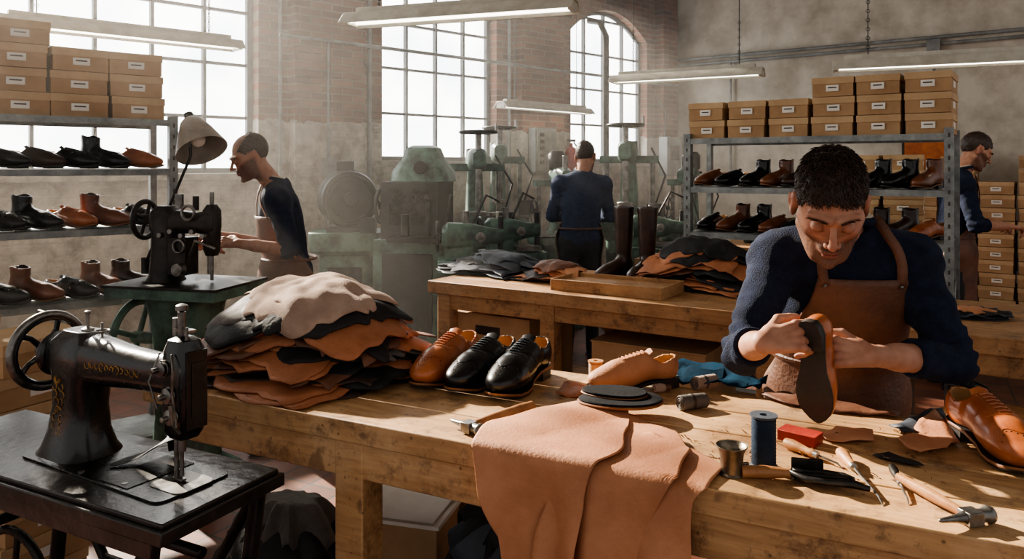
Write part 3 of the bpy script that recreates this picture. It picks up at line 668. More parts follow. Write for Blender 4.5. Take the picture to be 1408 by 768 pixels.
def make_head(par,c,face,up,neck,o,h=.003,s=1.0,hair='short'):
    face=nrm(face); up=nrm(A(up)-face*(A(up)@face)); y=-face; x=np.cross(y,up)
    M=axm(Vector(x),Vector(y),Vector(up),c)@Matrix.Scale(s,4); R=np.stack([x,y,up])
    o['neckbase']=tuple((R@(A(neck)-A(c)))/s)
    nbz=o['neckbase']
    lo=(min(-.1,nbz[0]-.06),min(-.14,nbz[1]-.06),min(-.13,nbz[2]-.02)); hi=(max(.1,nbz[0]+.06),max(.13,nbz[1]+.06),.14)
    hl_=lambda P:headlocal(P,o)
    sdfobj('head',hl_,lo,hi,h,SKIN,par,lambda p:headcol(p,o),M)
    thick=o.get('hairt',.010)
    def hf(P):
        x,y,z=P[...,0],P[...,1],P[...,2]; ax=np.abs(x)
        d=ell(P,(0,.020,.040),(.0755+thick*.15,.097+thick*.5,.088+thick*1.0))
        d=d-.0018*wob(P,130,1.3)*o.get('curl',1)-.0012*wob(P,260,4.1)
        hl=np.interp(y,[-.11,-.085,-.07,-.045,-.030,-.016,-.008,.03,.045,.08,.12],[.074,.070,.064,.050,.020,-.012,.032,.036,-.030,-.055,-.06])
        hl=np.where(y<-.05,hl+.006*np.cos(x*90),hl)
        d=smax(d,(hl-z)*.7,.004)
        if hair=='balding': d=smax(d,-ell(P,(0,-.055,.115),(.056,.105,.075)),.01)
        return d
    pos=sdfobj('hair',hf,(-.11,-.14,-.08),(.11,.15,.16),h,HAIR,par,None,M,ret=True)
    ns=o.get('strands',0); b=MB(); rnd=random.Random(4); C0=Vector((0,.02,.04))
    if ns:
        nv=len(pos)
        while ns>0:
            p=Vector(pos[rnd.randrange(nv)]); nn=(p-C0).normalized()
            if p.length<.05 or ell(A(p)[None],(0,.020,.040),(.074,.095,.086))[0]<0: continue
            ns-=1; topk=max(0,nn.z)
            t=Vector((rnd.uniform(-.6,.6)+nn.x*.4,-.9*topk+.3*(1-topk)+rnd.uniform(-.5,.5),-1.1*(1-topk)+rnd.uniform(-.3,.3))); t=(t-nn*t.dot(nn)).normalized(); sd=nn.cross(t)
            L=o.get('slen',.016)*rnd.uniform(.5,1.2)*(.45+.65*topk); cu=rnd.uniform(-1,1)*L*.35; lift=.3+.5*topk
            b.tube([p-nn*.002,p+nn*L*.18*lift+t*L*.35+sd*cu*.3,p+nn*L*.28*lift+t*L*.7+sd*cu*.8,p+nn*L*.22*lift+t*L+sd*cu*1.5],[.0010,.0011,.0009,.0003],0,4,False)
        for k in range(130 if o.get('brow',1) else 0):
            sg=rnd.choice((-1,1)); u=rnd.random(); p=A(sg*(.012+.040*u),-.14,.0335-.10*max(0,.012+.040*u-.03)+rnd.uniform(-.0035,.0035)*(1-.5*u))
            for _ in range(30): p[1]+=float(hl_(p[None])[0])*.9
            b.tube([tuple(p+A(0,.001,0)),tuple(p+A(sg*.003,-.0012,.0012)),tuple(p+A(sg*.0075,-.0004,.0008-.002*u))],[.0005,.0005,.0002],0,4,False)
        b.build('hair_strands',[HAIR],M,par,fix=False)
def hand(par,name,el,wr,d,n,curls,hcol,h=.003,s=1.0,cuff=.35,thumb=(.35,.8,-.35),thumb2=(.8,.35,-.45),l=None):
    el,wr=A(el),A(wr); d=nrm(d); n=nrm(A(n)-d*(A(n)@d)); l=nrm(A(l)-d*(A(l)@d)-n*(A(l)@n))
    segs=[];offs=[.0290,.0098,-.0100,-.0285]; lens=[.93,1.03,.97,.78]; ups=[]
    for i in range(4):
        k=wr+s*(d*(.088-.004*abs(i-1.2))+l*offs[i]); a=0; p=k; c=curls[i]
        for j,L in enumerate((.043,.028,.022)):
            a+=math.radians(c[j]); q=p+s*L*lens[i]*(d*math.cos(a)-n*math.sin(a)+l*(offs[i]*.6))
            segs.append((p,q,(.0094-.0009*j)*s,(.0085-.0010*j)*s)); p=q
        ups.append(n*math.cos(a)+d*math.sin(a))
    tb=wr+s*(d*.022+l*.022-n*.004); t1=tb+s*.046*nrm(d*thumb[0]+l*thumb[1]+n*thumb[2]); t2=t1+s*.032*nrm(d*thumb2[0]+l*thumb2[1]+n*thumb2[2]); t3=t2+s*.022*nrm(d*thumb2[0]+l*thumb2[1]*.6+n*thumb2[2]*1.2)
    st=el+(wr-el)*cuff
    def f(P):
        dd=rc(P,st-(wr-el)*.15,wr-(wr-el)*.30,.038*s,.0310*s); dd=smin(dd,rc(P,wr-(wr-el)*.35,wr,.0305*s,.0245*s),.012)
        for i in range(4):
            k=wr+s*(d*.084+l*offs[i]*.95-n*.003); dd=smin(dd,rc(P,wr+l*offs[i]*.35*s,k,.0165*s,.0108*s),.006)
        th=rc(P,wr+d*.01*s,tb,.018*s,.016*s); th=smin(th,rc(P,tb,t1,.0150*s,.0108*s),.008); dd=smin(dd,th,.010)
        dd=smin(dd,rc(P,t1,t2,.0112*s,.0096*s),.003); dd=smin(dd,rc(P,t2,t3,.0100*s,.0078*s),.002)
        fg=None
        for (p,q,r1,r2) in segs:
            e=rc(P,p,q,r1,r2); e=smin(e,np.linalg.norm(P-p,axis=-1)-r1*1.06,.002); fg=e if fg is None else smin(fg,e,.0008)
        return smin(dd,fg,.002)
    pts=np.array([st,wr,t3]+[q for _,q,_,_ in segs]+[p for p,_,_,_ in segs]); lo=pts.min(0)-.05; hi=pts.max(0)+.05
    tips=[segs[j][1] for j in(2,5,8,11)]+[t3]; kn=[segs[j][0] for j in(0,3,6,9)]+[segs[j][0] for j in(1,4,7,10)]
    nails=[segs[j][1]+ups[i]*.0075*s for i,j in enumerate((2,5,8,11))]+[t3+nrm(l*.7+n*.7)*.008*s]
    def col(p):
        sk=A(lin(hcol)[:3]); c=np.tile(sk,(len(p),1))
        for t in tips+kn:
            w=(.4*np.exp(-np.sum((p-t)**2,1)/.00014))[:,None]; c=c*(1-w)+A(lin((158,90,76))[:3])*w
        for t in nails:
            w=(.8*np.exp(-(np.sum((p-t)**2,1)/.000032)**2))[:,None]; c=c*(1-w)+A(lin((206,168,152))[:3])*w
        return c
    sdfobj(name,f,lo,hi,h,SKIN,par,col)
def person(J,fwd,o,h=.012,hh=.005,hs=1.0,sleeve=.45,apron=None,handspec=None,hair='short',wide=1.0):
    par=empty('shoemaker',tuple((J['hipL'][i]+J['hipR'][i])/2 if i<2 else 0 for i in range(3)))
    J={k:A(v) for k,v in J.items()}
    up=nrm(J['neck']-J['pelvis']); f=nrm(A(fwd)-up*(A(fwd)@up)); r=np.cross(f,up); R=np.stack([r,f,up])
    pv,nk=J['pelvis'],J['neck']; L=np.linalg.norm(nk-pv)
    def torso(P):
        d=ell(P,pv+(nk-pv)*.66+f*.012,(.165*wide,.115,.19),R); d=smin(d,ell(P,pv+(nk-pv)*.3+f*.01,(.15*wide,.112,.2),R),.06)
        d=smin(d,ell(P,pv,(.165*wide,.118,.13),R),.05)
        d=smin(d,rc(P,J['shL'],J['shR'],.058,.058),.06)
        for k in'LR': d=smin(d,rc(P,nk-up*.0,J['sh'+k],.052,.055),.05)
        return d
    b2=MB()
    def sweater(P):
        d=torso(P)
        for k in'LR':
            d=smin(d,rc(P,J['sh'+k],J['el'+k],.063,.052),.035)
            e,w=J['el'+k],J['wr'+k]; q=e+(w-e)*sleeve; a=nrm(w-e)
            arm=rc(P,e,q,.052,.043)
            arm=np.maximum(arm,(P-q)@a-.004); arm=np.where(np.linalg.norm(P-q,axis=-1)<.2,arm,rc(P,e,q,.052,.043)); d=smin(d,arm,.012)
            near=np.exp(-np.sum((P-e)**2,-1)/.012); d=d+near*.007*np.sin(np.linalg.norm(P-J['sh'+k],axis=-1)*170+3*wob(P,20,2))
            near=np.exp(-np.sum((P-J['sh'+k]+up*.06)**2,-1)/.008); d=d+near*.006*np.sin(((P-J['sh'+k])@(nrm(J['el'+k]-J['sh'+k])+r*.6))*150)
        d=d+.006*wob(P,24,o.get('seed',1))+.0025*wob(P,60,o.get('seed',1)+1)
        d=np.maximum(d,(pv-up*.10-P)@up)
        nc=nk+f*.012+up*.055; d=smax(d,-rc(P,nc,nc+up*.15,.058,.075),.01)
        return d
    for k in'LR':
        e,w=J['el'+k],J['wr'+k]; q=e+(w-e)*sleeve
        for dd in(0,.012,.024): b2.torus(tuple(q-nrm(w-e)*dd),tuple(w-e),.040,.0075,0,24,8)
    b2.build('sweater_cuffs',[o.get('top',SWEAT)],None,par)
    pts=np.array([J[k] for k in('pelvis','neck','shL','shR','elL','elR')]+[J['el'+k]+(J['wr'+k]-J['el'+k])*sleeve for k in'LR']); lo=pts.min(0)-.19; hi=pts.max(0)+A(.17,.17,.1); 
    sdfobj('sweater',sweater,lo,hi,h,o.get('top',SWEAT),par)
    def legs(P):
        d=ell(P,pv-A(0,0,.03),(.160*wide,.112,.14),R)
        for k in'LR':
            d=smin(d,rc(P,J['hip'+k],J['kn'+k],.088,.064),.04); d=smin(d,rc(P,J['kn'+k],J['an'+k],.062,.05),.03)
        d=np.maximum(d,J['anL'][2]-.03-P[...,2]); return d+.004*wob(P,30,3)
    pts=np.array([J[k] for k in('pelvis','hipL','hipR','knL','knR','anL','anR')]); sdfobj('trousers',legs,pts.min(0)-.17,pts.max(0)+.17,max(h,.014),TROU,par)
    fa=math.degrees(math.atan2(f[1],f[0]))
    for k in'LR':
        shoe('work_boot_'+k,'boot',S_BLK,(J['an'+k][0]+f[0]*.07,J['an'+k][1]+f[1]*.07,.002),fa,.97,par)
    ct=nk+up*.035; b=MB(); 
    b.torus(tuple(ct+f*.01+up*.010),tuple(up-f*.35),.064,.010,0,28,8); b.torus(tuple(ct+f*.008+up*.022),tuple(up-f*.35),.057,.006,1,28,8); b.build('collar',[o.get('top',SWEAT),COLL],None,par)
    make_head(par,J['head'],o['face'],o['hup'],nk-up*.02,o,hh,hs,hair)
    hc=o.get('skin',SK0)
    for k in'LR':
        hsp=(handspec or {}).get(k)
        if hsp: hand(par,'hand_'+k,J['el'+k],J['wr'+k],hcol=hc,h=o.get('handh',.004),cuff=sleeve-.06,s=o.get('hands',1.0),**hsp)
    if apron:
        dv=f if apron.get('dir') is None else nrm(apron['dir']); dv=nrm(dv*A(1,1,0)); rr=nrm(np.cross(dv,A(0,0,1)))
        def body(P):
            d=torso(P)-.006
            return smin(d,rc(P,pv-A(0,0,.05),pv-A(0,0,.6),.165,.172)+.0,.08)
        def proj(th,z):
            t=np.clip((z-pv[2])/(nk[2]-pv[2]),-.2,1); c=pv+(nk-pv)*np.clip(t,0,1)[...,None]; c=c*A(1,1,0)+A(0,0,1)*z[...,None]
            D=dv*np.cos(th)[...,None]+rr*np.sin(th)[...,None]; P=c+D*.45
            for _ in range(50):
                d=np.clip(body(P),-.05,.2); P=P-D*(d*.8)[...,None]
            return P+D*.011
        zt,zb=apron['z']; nu,nv=40,50; U,Vv=np.meshgrid(np.linspace(-1,1,nu),np.linspace(0,1,nv),indexing='ij')
        zz=zt+(zb-zt)*Vv; hw=np.radians(np.interp(zz,apron['w'][0],apron['w'][1])); cc=np.radians(apron.get('c',0))
        Pp=proj(cc*np.clip((zz-.9)*3,0,1)+U*hw,zz)
        Dv=nrm(dv); Pp=Pp+Dv*(.008*np.sin(U*9+zz*6)*np.clip((pv[2]+.1-zz)*4,0,1))[...,None]+Dv*(.003*np.sin(U*5+zz*40)*np.exp(-((zz-1.08)/.06)**2))[...,None]
        Fs=[(i*nv+j,(i+1)*nv+j,(i+1)*nv+j+1,i*nv+j+1) for i in range(nu-1) for j in range(nv-1)]
        b=MB(); b.add([tuple(p) for p in Pp.reshape(-1,3)],Fs,0)
        b.build('apron',[APR],None,par,solid=.004,fix=False)
        b=MB(); b3=MB()
        for sg in(-1,1):
            x0=cc+sg*(hw[0,0]-.12); x1=math.radians(apron['strap'][0 if sg<0 else 1])
            tt=np.linspace(0,1,14); th=x0+(x1-x0)*tt; zs_=zt-.02+(apron['strapz']-zt+.02)*tt
            c0=proj(th,zs_); c0=c0+nrm(c0.mean(0)-pv)*.002
            V=[]
            for i_,p in enumerate(c0):
                tg=c0[min(i_+1,13)]-c0[max(i_-1,0)]; wv=nrm(np.cross(tg,dv))*.012; V+= [tuple(p-wv+dv*.003),tuple(p+wv+dv*.003)]
            b.add(V,[(2*i,2*i+1,2*i+3,2*i+2) for i in range(13)],0)
            b3.sph(tuple(c0[0]+dv*.006),.0055,0,8)
        b.build('apron_straps',[APR],None,par,solid=.004,fix=False)
        b3.build('apron_rivets',[STEEL],None,par)
        if apron.get('waist'):
            zw=apron['waist']; th=np.linspace(0,2*math.pi,41); ring=proj(th,np.full(41,zw))
            b=MB(); b.tube([tuple(p) for p in ring],.009,0,6,False); b.build('apron_tie',[APR],None,par)
    return par
CR1=[(22,42,28),(40,58,38),(50,62,42),(56,64,44)]
AW=([.45,.95,1.05,1.15,1.3],[112,108,85,55,44])
J=dict(pelvis=(.93,2.20,.93),neck=(.885,2.03,1.375),shL=(1.055,2.02,1.305),shR=(.715,2.06,1.305),elL=(1.085,1.88,1.075),elR=(.585,1.94,1.085),
 wrL=(.83,1.765,1.115),wrR=(.572,1.745,1.15),hipL=(1.02,2.19,.9),hipR=(.84,2.22,.9),knL=(1.04,2.12,.5),knR=(.84,2.15,.5),anL=(1.04,2.2,.09),anR=(.84,2.22,.09),head=(.79,1.90,1.450))
person(J,(-.32,-.95,0),dict(face=(-.24,-.77,-.60),hup=(-.12,-.5,.85),curl=1.0,hairt=.010,seed=2,handh=.0024,hands=1.0,strands=4500,slen=.020),h=.008,hh=.0025,hs=1.06,sleeve=.50,hair='short',
 apron=dict(dir=(-.3,-.95,0),z=(1.265,.42),w=([.4,.9,1.05,1.15,1.2,1.265],[95,90,75,54,46,42]),c=-14,strap=(-62,38),strapz=1.42,waist=1.02),
 handspec={'R':dict(d=(.80,-.12,.18),n=(-.1,-.80,.50),curls=CR1,l=(0,0,1),thumb=(.6,.65,-.3),thumb2=(.85,.1,-.45)),
           'L':dict(d=(-.93,-.10,.14),n=(.05,-.80,.50),curls=[(24,40,28),(40,54,36),(50,60,40),(56,62,42)],l=(0,0,1),thumb=(.6,.65,-.3),thumb2=(.85,.1,-.45))})
xa=Vector((.12,.10,-1)).normalized(); za=Vector((.68,.70,.1)); za=(za-xa*za.dot(xa)).normalized(); ya=za.cross(xa)
place('unfinished_shoe',shoe_mesh('shoe',S_COG),axm(xa,ya,za,(.680,1.735,1.085))@Matrix.Scale(.82,4))
J=dict(pelvis=(-1.25,4.32,.95),neck=(-1.315,4.29,1.44),shL=(-1.27,4.13,1.375),shR=(-1.37,4.45,1.375),elL=(-1.18,4.06,1.11),elR=(-1.46,4.50,1.10),
 wrL=(-1.44,4.02,1.15),wrR=(-1.66,4.32,1.165),hipL=(-1.24,4.22,.92),hipR=(-1.28,4.42,.92),knL=(-1.27,4.2,.5),knR=(-1.3,4.44,.5),anL=(-1.23,4.2,.09),anR=(-1.26,4.46,.09),head=(-1.445,4.21,1.605))
person(J,(-.85,-.5,0),dict(face=(-.80,-.42,-.42),hup=(-.3,-.2,.9),curl=.4,hairt=.004,seed=5,scalp=True,stub=1.0,strands=1100,slen=.009,skin=(172,126,104)),h=.012,hh=.004,hs=1.0,sleeve=.12,hair='balding',
 apron=dict(z=(1.28,.45),w=([.45,.95,1.05,1.15,1.3],[118,116,104,74,54]),strap=(-35,45),strapz=1.46,waist=1.04),
 handspec={'L':dict(d=(-.95,-.05,.1),n=(.1,-.6,.7),curls=CR1,l=(-.1,.8,.6)),'R':dict(d=(-.9,-.3,-.1),n=(-.1,.3,.9),curls=CR1,l=(0,-1,.3))})
J=dict(pelvis=(.55,6.2,.97),neck=(.57,6.2,1.48),shL=(.39,6.22,1.415),shR=(.745,6.22,1.415),elL=(.335,6.30,1.15),elR=(.80,6.30,1.15),
 wrL=(.42,6.53,1.13),wrR=(.72,6.53,1.13),hipL=(.46,6.2,.94),hipR=(.64,6.2,.94),knL=(.45,6.2,.5),knR=(.65,6.2,.5),anL=(.45,6.2,.09),anR=(.65,6.2,.09),head=(.60,6.235,1.63))
SW2=pm('blue_knit_sweater',(58,70,96),(40,50,72),.9,scale=30,bump=.5,bscale=320,spec=.2)
person(J,(.08,1,0),dict(face=(.25,.9,-.35),hup=(0,.3,.95),curl=.6,hairt=.008,seed=8,strands=500,brow=0,top=SW2),h=.013,hh=.005,sleeve=.8,wide=1.02,
 apron=dict(z=(1.30,.5),w=AW,strap=(-40,40),strapz=1.47,waist=1.06),
 handspec={'L':dict(d=(.3,.9,0),n=(0,0,1),curls=CR1,l=(1,0,0)),'R':dict(d=(-.3,.9,0),n=(0,0,1),curls=CR1,l=(-1,0,0))})
J=dict(pelvis=(3.10,5.42,.97),neck=(3.17,5.4,1.50),shL=(3.16,5.58,1.43),shR=(3.10,5.24,1.43),elL=(3.22,5.62,1.16),elR=(3.14,5.16,1.16),
 wrL=(3.46,5.52,1.16),wrR=(3.38,5.20,1.15),hipL=(3.1,5.5,.94),hipR=(3.08,5.33,.94),knL=(3.12,5.52,.5),knR=(3.1,5.3,.5),anL=(3.08,5.52,.09),anR=(3.06,5.3,.09),head=(3.27,5.38,1.66))
person(J,(.9,-.4,0),dict(face=(.85,-.1,-.5),hup=(.4,0,.9),curl=.7,hairt=.010,seed=11,strands=500),h=.013,hh=.005,sleeve=.3,
 apron=dict(z=(1.32,.5),w=AW,strap=(-40,40),strapz=1.49,waist=1.06),
 handspec={'L':dict(d=(.9,-.1,-.1),n=(0,0,1),curls=CR1,l=(0,-1,0)),'R':dict(d=(.9,.1,-.1),n=(0,0,1),curls=CR1,l=(0,1,0))})
# ------------------------------------------------------------ foreground sewing machine
SZ=.85; sx=Vector((.447,-.262,0)).normalized(); sy=Vector((-sx.y,sx.x,0))
Mt=axm(e1,e2,Vector((0,0,1)),(-.684,1.50,0))
b=MB(); 
b.box((-.50,.163,SZ-.032),(1.0,.34,.03),0); b.box((-.50,.163,SZ-.012),(.98,.32,.012),0)
b.box((-.50,.004,SZ-.055),(.94,.02,.05),0)
for y in(.02,.31):
    b.tube([(-.06,y,SZ-.05),(-.10,y,.55),(-.06,y,.28),(-.02,y,.03)],.02,1,8); b.tube([(-.85,y,SZ-.05),(-.81,y,.55),(-.85,y,.28),(-.89,y,.03)],.02,1,8)
    b.tube([(-.06,y,SZ-.05),(-.25,y,.5),(-.62,y,.5),(-.85,y,SZ-.05)],.014,1,8)
for z in(.7,.3): b.cyl((-.08,.165,z),(-.83,.165,z),.013,m=1)
for x in(-.08,-.83): b.cyl((x,.02,.62),(x,.31,.62),.014,m=1); b.cyl((x,.02,.28),(x,.31,.28),.014,m=1)
b.box((-.45,.165,.14),(.34,.22,.02),1)
b.wheel((-.78,.165,.45),(0,1,0),.15,.012,1,6,.15)
b.build('sewing_machine_table',[pm('oiled_black_top',(52,46,42),(20,17,16),.32,scale=12,bump=.25,bscale=40,coat=.3),IRON2],Mt,bevel=.004)
b=MB(); need=Vector((-.735,1.70,0)); Ms=axm(sx,sy,Vector((0,0,1)),need+Vector((0,0,SZ-.006)))
b.loft([[ (x,y,z) for x,y in rrect(.54,.19,.12,4,-.22,0)] for z in(0,.005)],0)
b.loft([[ (x,y,z) for x,y in rrect(.11,.10,.2,4,-.0,0)] for z in(.005,.007)],1)
b.box((-.12,.0,.006),(.10,.17,.002),4); b.box((0,.0,.0075),(.035,.012,.001),2)
for q in((-.42,.07),(-.42,-.07),(-.1,.07),(-.1,-.07),(-.25,-.08)): b.cyl((q[0],q[1],.003),(q[0],q[1],.008),.007,m=1,n=10)
rings=[]
for z,w,d,cx in((.003,.20,.16,-.395),(.02,.18,.135,-.395),(.06,.145,.115,-.395),(.12,.13,.10,-.39),(.18,.14,.10,-.385),(.235,.17,.105,-.38),(.28,.165,.095,-.38),(.305,.10,.06,-.38)):
    rings.append([(x,y,z) for x,y in rrect(w,d,.38,6,cx,0)])
b.loft(rings,0)
rings=[]
for x,cz,w,h in((-.47,.238,.085,.11),(-.36,.24,.10,.125),(-.28,.238,.092,.115),(-.18,.238,.080,.096),(-.08,.24,.074,.088),(-.02,.245,.074,.095),(.01,.25,.074,.10)):
    rings.append([(x,y,z) for y,z in rrect(w,h,.45,7,0,cz)])
b.loft(rings,0)
rings=[]
for z,w,d in((.110,.056,.05),(.125,.074,.064),(.18,.082,.072),(.25,.084,.074),(.30,.078,.07),(.325,.06,.055),(.332,.03,.03)):
    rings.append([(x,y,z) for x,y in rrect(w,d,.3,6,.008,0)])
b.loft(rings,0)
b.box((.051,0,.22),(.004,.052,.17),4); b.box((.054,0,.22),(.002,.03,.12),4)
b.cyl((.0,0,.02),(.0,0,.13),.0045,m=1,n=10); b.cyl((0,0,.008),(0,0,.07),.0018,m=1,n=8); b.cyl((0,0,.075),(0,0,.10),.009,m=1)
b.cyl((-.018,0,.03),(-.018,0,.13),.0055,m=1,n=10); b.box((-.010,0,.012),(.035,.012,.005),1); b.box((-.014,0,.022),(.012,.012,.02),1)
b.cyl((.0,0,.33),(.0,0,.385),.009,m=1); b.cyl((-.02,0,.33),(-.02,0,.37),.007,m=1); b.lathe([(.004,0),(.013,.004),(.013,.014),(.004,.018)],(0,0,.385),(0,0,1),1)
b.cyl((.03,-.01,.31),(.03,-.01,.355),.004,m=1,n=8); b.box((.012,.0,.345),(.05,.02,.006),1)
for k,(x,z) in enumerate(((.01,.21),(-.012,.265),(.02,.165))):
    b.lathe([(.005,0),(.019,.002),(.019,.005),(.006,.007),(.017,.010),(.017,.013),(.006,.016),(.006,.03),(.001,.031)],(x,-.035,z),(0,-1,0),1,18)
b.tube([(.02,-.04,.30),(.045,-.055,.27),(.035,-.05,.22),(.05,-.05,.15)],.0028,1,6); b.tube([(-.02,-.04,.30),(-.03,-.06,.24),(-.015,-.05,.18)],.0025,1,6)
b.tube([(.035,-.03,.13),(.05,-.06,.16),(.05,-.065,.2)],.004,1,6)
hw=(-.535,0,.235); b.torus(hw,(1,0,0),.092,.0105,1,40,10); b.torus((-.53,0,.235),(1,0,0),.082,.006,0,40,6)
b.cyl((-.43,0,.235),(-.555,0,.235),.024,.022,m=0); b.cyl((-.555,0,.235),(-.568,0,.235),.017,m=1)
for k in range(5):
    a=k*2*math.pi/5+.3; y,z=math.sin(a),math.cos(a)
    b.tube([(-.54,y*.02,.235+z*.02),(-.538,y*.055+z*.006,.235+z*.055-y*.006),(-.535,y*.088,.235+z*.088)],[.009,.007,.008],0,8)
b.cyl((-.535,.0,.327),(-.58,.0,.33),.006,m=1,n=10)
b.torus((-.485,0,.235),(1,0,0),.045,.012,0,28,8)
b.lathe([(.016,0),(.014,.01),(.004,.014),(.004,.045),(.007,.047),(.007,.052),(.002,.054)],(-.36,0,.30),(0,0,1),1,14)
b.lathe([(.003,0),(.003,.05)],(-.30,.0,.28),(0,0,1),1,8)
b.torus((-.30,0,.31),(0,0,1),.016,.002,1,16,6)
for k in range(11):
    x=-.285+k*.018; hgt=.010 if k%3 else .015
    yy=-.0465+.0008*k
    b.torus((x,yy,.24),(0,1,0),hgt*.6,.0013,3,14,4,a0=k*.7,a1=k*.7+4.4)
for k in range(8):
    for sg in(-1,1): b.torus((-.395+sg*.016*math.sin(k*.8+.5),-.0505-.0008*abs(4-k)**1.4-.001,.06+k*.019),(0,1,0),.009,.0013,3,12,4,a0=k,a1=k+4)
b.build('sewing_machine',[IRON,STEEL,DSTEEL,GOLD,IRON2],Ms,bevel=.0015)
def strip(name,pts,w,mat,th=.003,M=None):
    b=MB(); pts,fr=frames(pts); V=[]
    for i,p in enumerate(pts):
        t=(pts[min(i+1,len(pts)-1)]-pts[max(i-1,0)]).normalized(); s_=t.cross(Vector((0,0,1))); s_=s_.normalized() if s_.length>.05 else Vector((0,1,0))
        ww=w[i] if hasattr(w,'__len__') else w
        V+=[p-s_*ww,p,p+s_*ww]
    b.add(V,[(3*i+a,3*i+a+1,3*i+a+4,3*i+a+3) for i in range(len(pts)-1) for a in(0,1)],0)
    return b.build(name,[mat],M,solid=th,sub=2,fix=False)
strip('dark_leather_strap',[G(150,640,SZ+.004),G(175,632,SZ+.006),G(205,622,SZ+.02),G(225,605,SZ+.06),G(238,598,SZ+.065),G(245,606,SZ+.04),G(236,620,SZ+.01)],[.012,.024,.032,.036,.03,.022,.012],BLK)
# ------------------------------------------------------------ bench items
Zb=BZ
def hammer(name,a,bq,hl=.05,mat=WOODL,r=.011):
    a=Vector(a);bq=Vector(bq); L=(a-bq).length; x=(a-bq).normalized(); y=Vector((0,0,1)).cross(x); M=axm(x,y,Vector((0,0,1)),bq)
    b=MB(); N=9; b.tube([(L*k/N,0,0) for k in range(N+1)],[r*(.75+.35*math.sin(k/N*3.0)**2*1 + (.15 if k>6 else 0)) for k in range(N+1)],0,12,sq=.75)
    b.lathe([(.006,-hl),(.014,-hl+.002),(.016,-hl+.010),(.0115,-hl+.018),(.012,-.01),(.013,.012),(.009,.02),(.0065,.035),(.004,.06),(.002,.066)],(0,0,0),(0,1,0),1,18)
    b.box((0,0,.0),(.03,.03,.024),1)
    b.build(name,[mat,STEEL],M,bevel=.002)
hammer('cobbler_hammer',G(733,557,Zb+.016),G(645,586,Zb+.016),.045,WOODL,.014)
hammer('cobbler_hammer',G(1236,656,Zb+.016),G(1335,710,Zb+.016),.045,WOODL,.0125)
def spool(name,p,r,h,thread,core):
    b=MB(); b.lathe([(r*.35,0),(r,0),(r,.004),(r*.86,.007)],(0,0,0),m=1); 
    prof=[(r*.86,.007)]; N=26
    for k in range(N):
        z=.008+(h-.016)*k/N; rr=r*(.9 if k%2 else .86); prof.append((rr,z))
    prof.append((r*.86,h-.008)); b.lathe(prof,(0,0,0),m=0); b.lathe([(r*.8,h-.008),(r,h-.004),(r,h),(r*.3,h),(r*.28,h-.02)],(0,0,0),m=1)
    b.build(name,[thread,core],Matrix.Translation(p))
spool('blue_thread_spool',G(1050,641,Zb),.028,.108,pm('thread_blue',(40,56,74),(26,36,50),.8,spec=.2),pm('spool_core',(66,74,84),None,.6))
spool('cream_thread_spool',G(819,528,Zb),.022,.068,pm('thread_cream',(214,172,120),(180,134,86),.7),WOODL)
b=MB(); b.lathe([(.024,0),(.025,.002),(.021,.006),(.024,.045),(.030,.058),(.0315,.060),(.029,.058),(.022,.045),(.018,.010),(.001,.008)],(0,0,0)); b.torus((0,0,.0585),(0,0,1),.0305,.0014); b.cyl((.0,0,.02),(.034,0,.022),.004); b.build('metal_cup',[pm('pewter',(150,138,122),(96,86,74),.35,metal=.85)],Matrix.Translation(G(1006,652,Zb)))
b=MB(); b.box((0,0,.011),(.085,.05,.022)); b.box((0,0,.0225),(.087,.052,.003),1); b.build('red_tin_box',[pm('red_card',(160,44,32),(130,34,25),.5),pm('red_card_top',(176,58,42),(146,44,34),.5)],yaw(-.75,G(1100,606,Zb)),bevel=.001)
def awl(name,a,bq,hr=.012,mat=WOODL):
    a=Vector(a);bq=Vector(bq); L=(bq-a).length; d=(bq-a).normalized(); b=MB()
    b.lathe([(.003,0),(hr*.8,.004),(hr,.02),(hr*.8,.045),(hr*.6,.062),(hr*.75,.07),(hr*.55,.078)],(0,0,0),(1,0,0),0,16)
    b.lathe([(hr*.6,.074),(hr*.6,.086),(hr*.3,.088)],(0,0,0),(1,0,0),1,14); b.tube([(.085,0,0),(L*.9,0,0),(L,0,-hr*.6)],[.0028,.0022,.0008],1,8)
    y=Vector((0,0,1)).cross(d).normalized(); b.build(name,[mat,STEEL],axm(d,y,d.cross(y),a))
awl('stitching_awl',G(1155,620,Zb+.013),G(1215,690,Zb+.008),.0135)
awl('stitching_awl',G(1078,607,Zb+.013),G(1160,640,Zb+.008),.0125)
awl('stitching_awl',G(1226,640,Zb+.012),G(1250,690,Zb+.006),.009,DSTEEL)
b=MB()
b.tube([(-.085,0,.010),(-.045,.004,.012),(0,.008,.012)],[.011,.0115,.008],0,12); 
b.tube([(0,.008,.014),(.025,.02,.014),(.055,.022,.014),(.09,.012,.014),(.105,.0,.014)],[.007,.006,.006,.007,.005],1,8)
b.tube([(0,.008,.014),(.02,-.016,.014),(.055,-.022,.014),(.10,-.02,.014),(.125,-.03,.012)],[.007,.006,.006,.008,.005],1,8)
b.box((.05,.0,.013),(.09,.012,.012),1); b.cyl((.012,.004,.004),(.012,.004,.024),.010,m=1); b.box((.03,.026,.02),(.055,.006,.03),1)
b.build('lasting_pincers',[WOODL,DSTEEL],yaw(-.25,G(1088,662,Zb),1.1),bevel=.0015)
place('lasted_shoe_upper',shoe_mesh('lshoe',TAN),yaw(math.radians(-165),G(872,534,Zb)+Vector((0,0,.0)),.92))
b=MB()
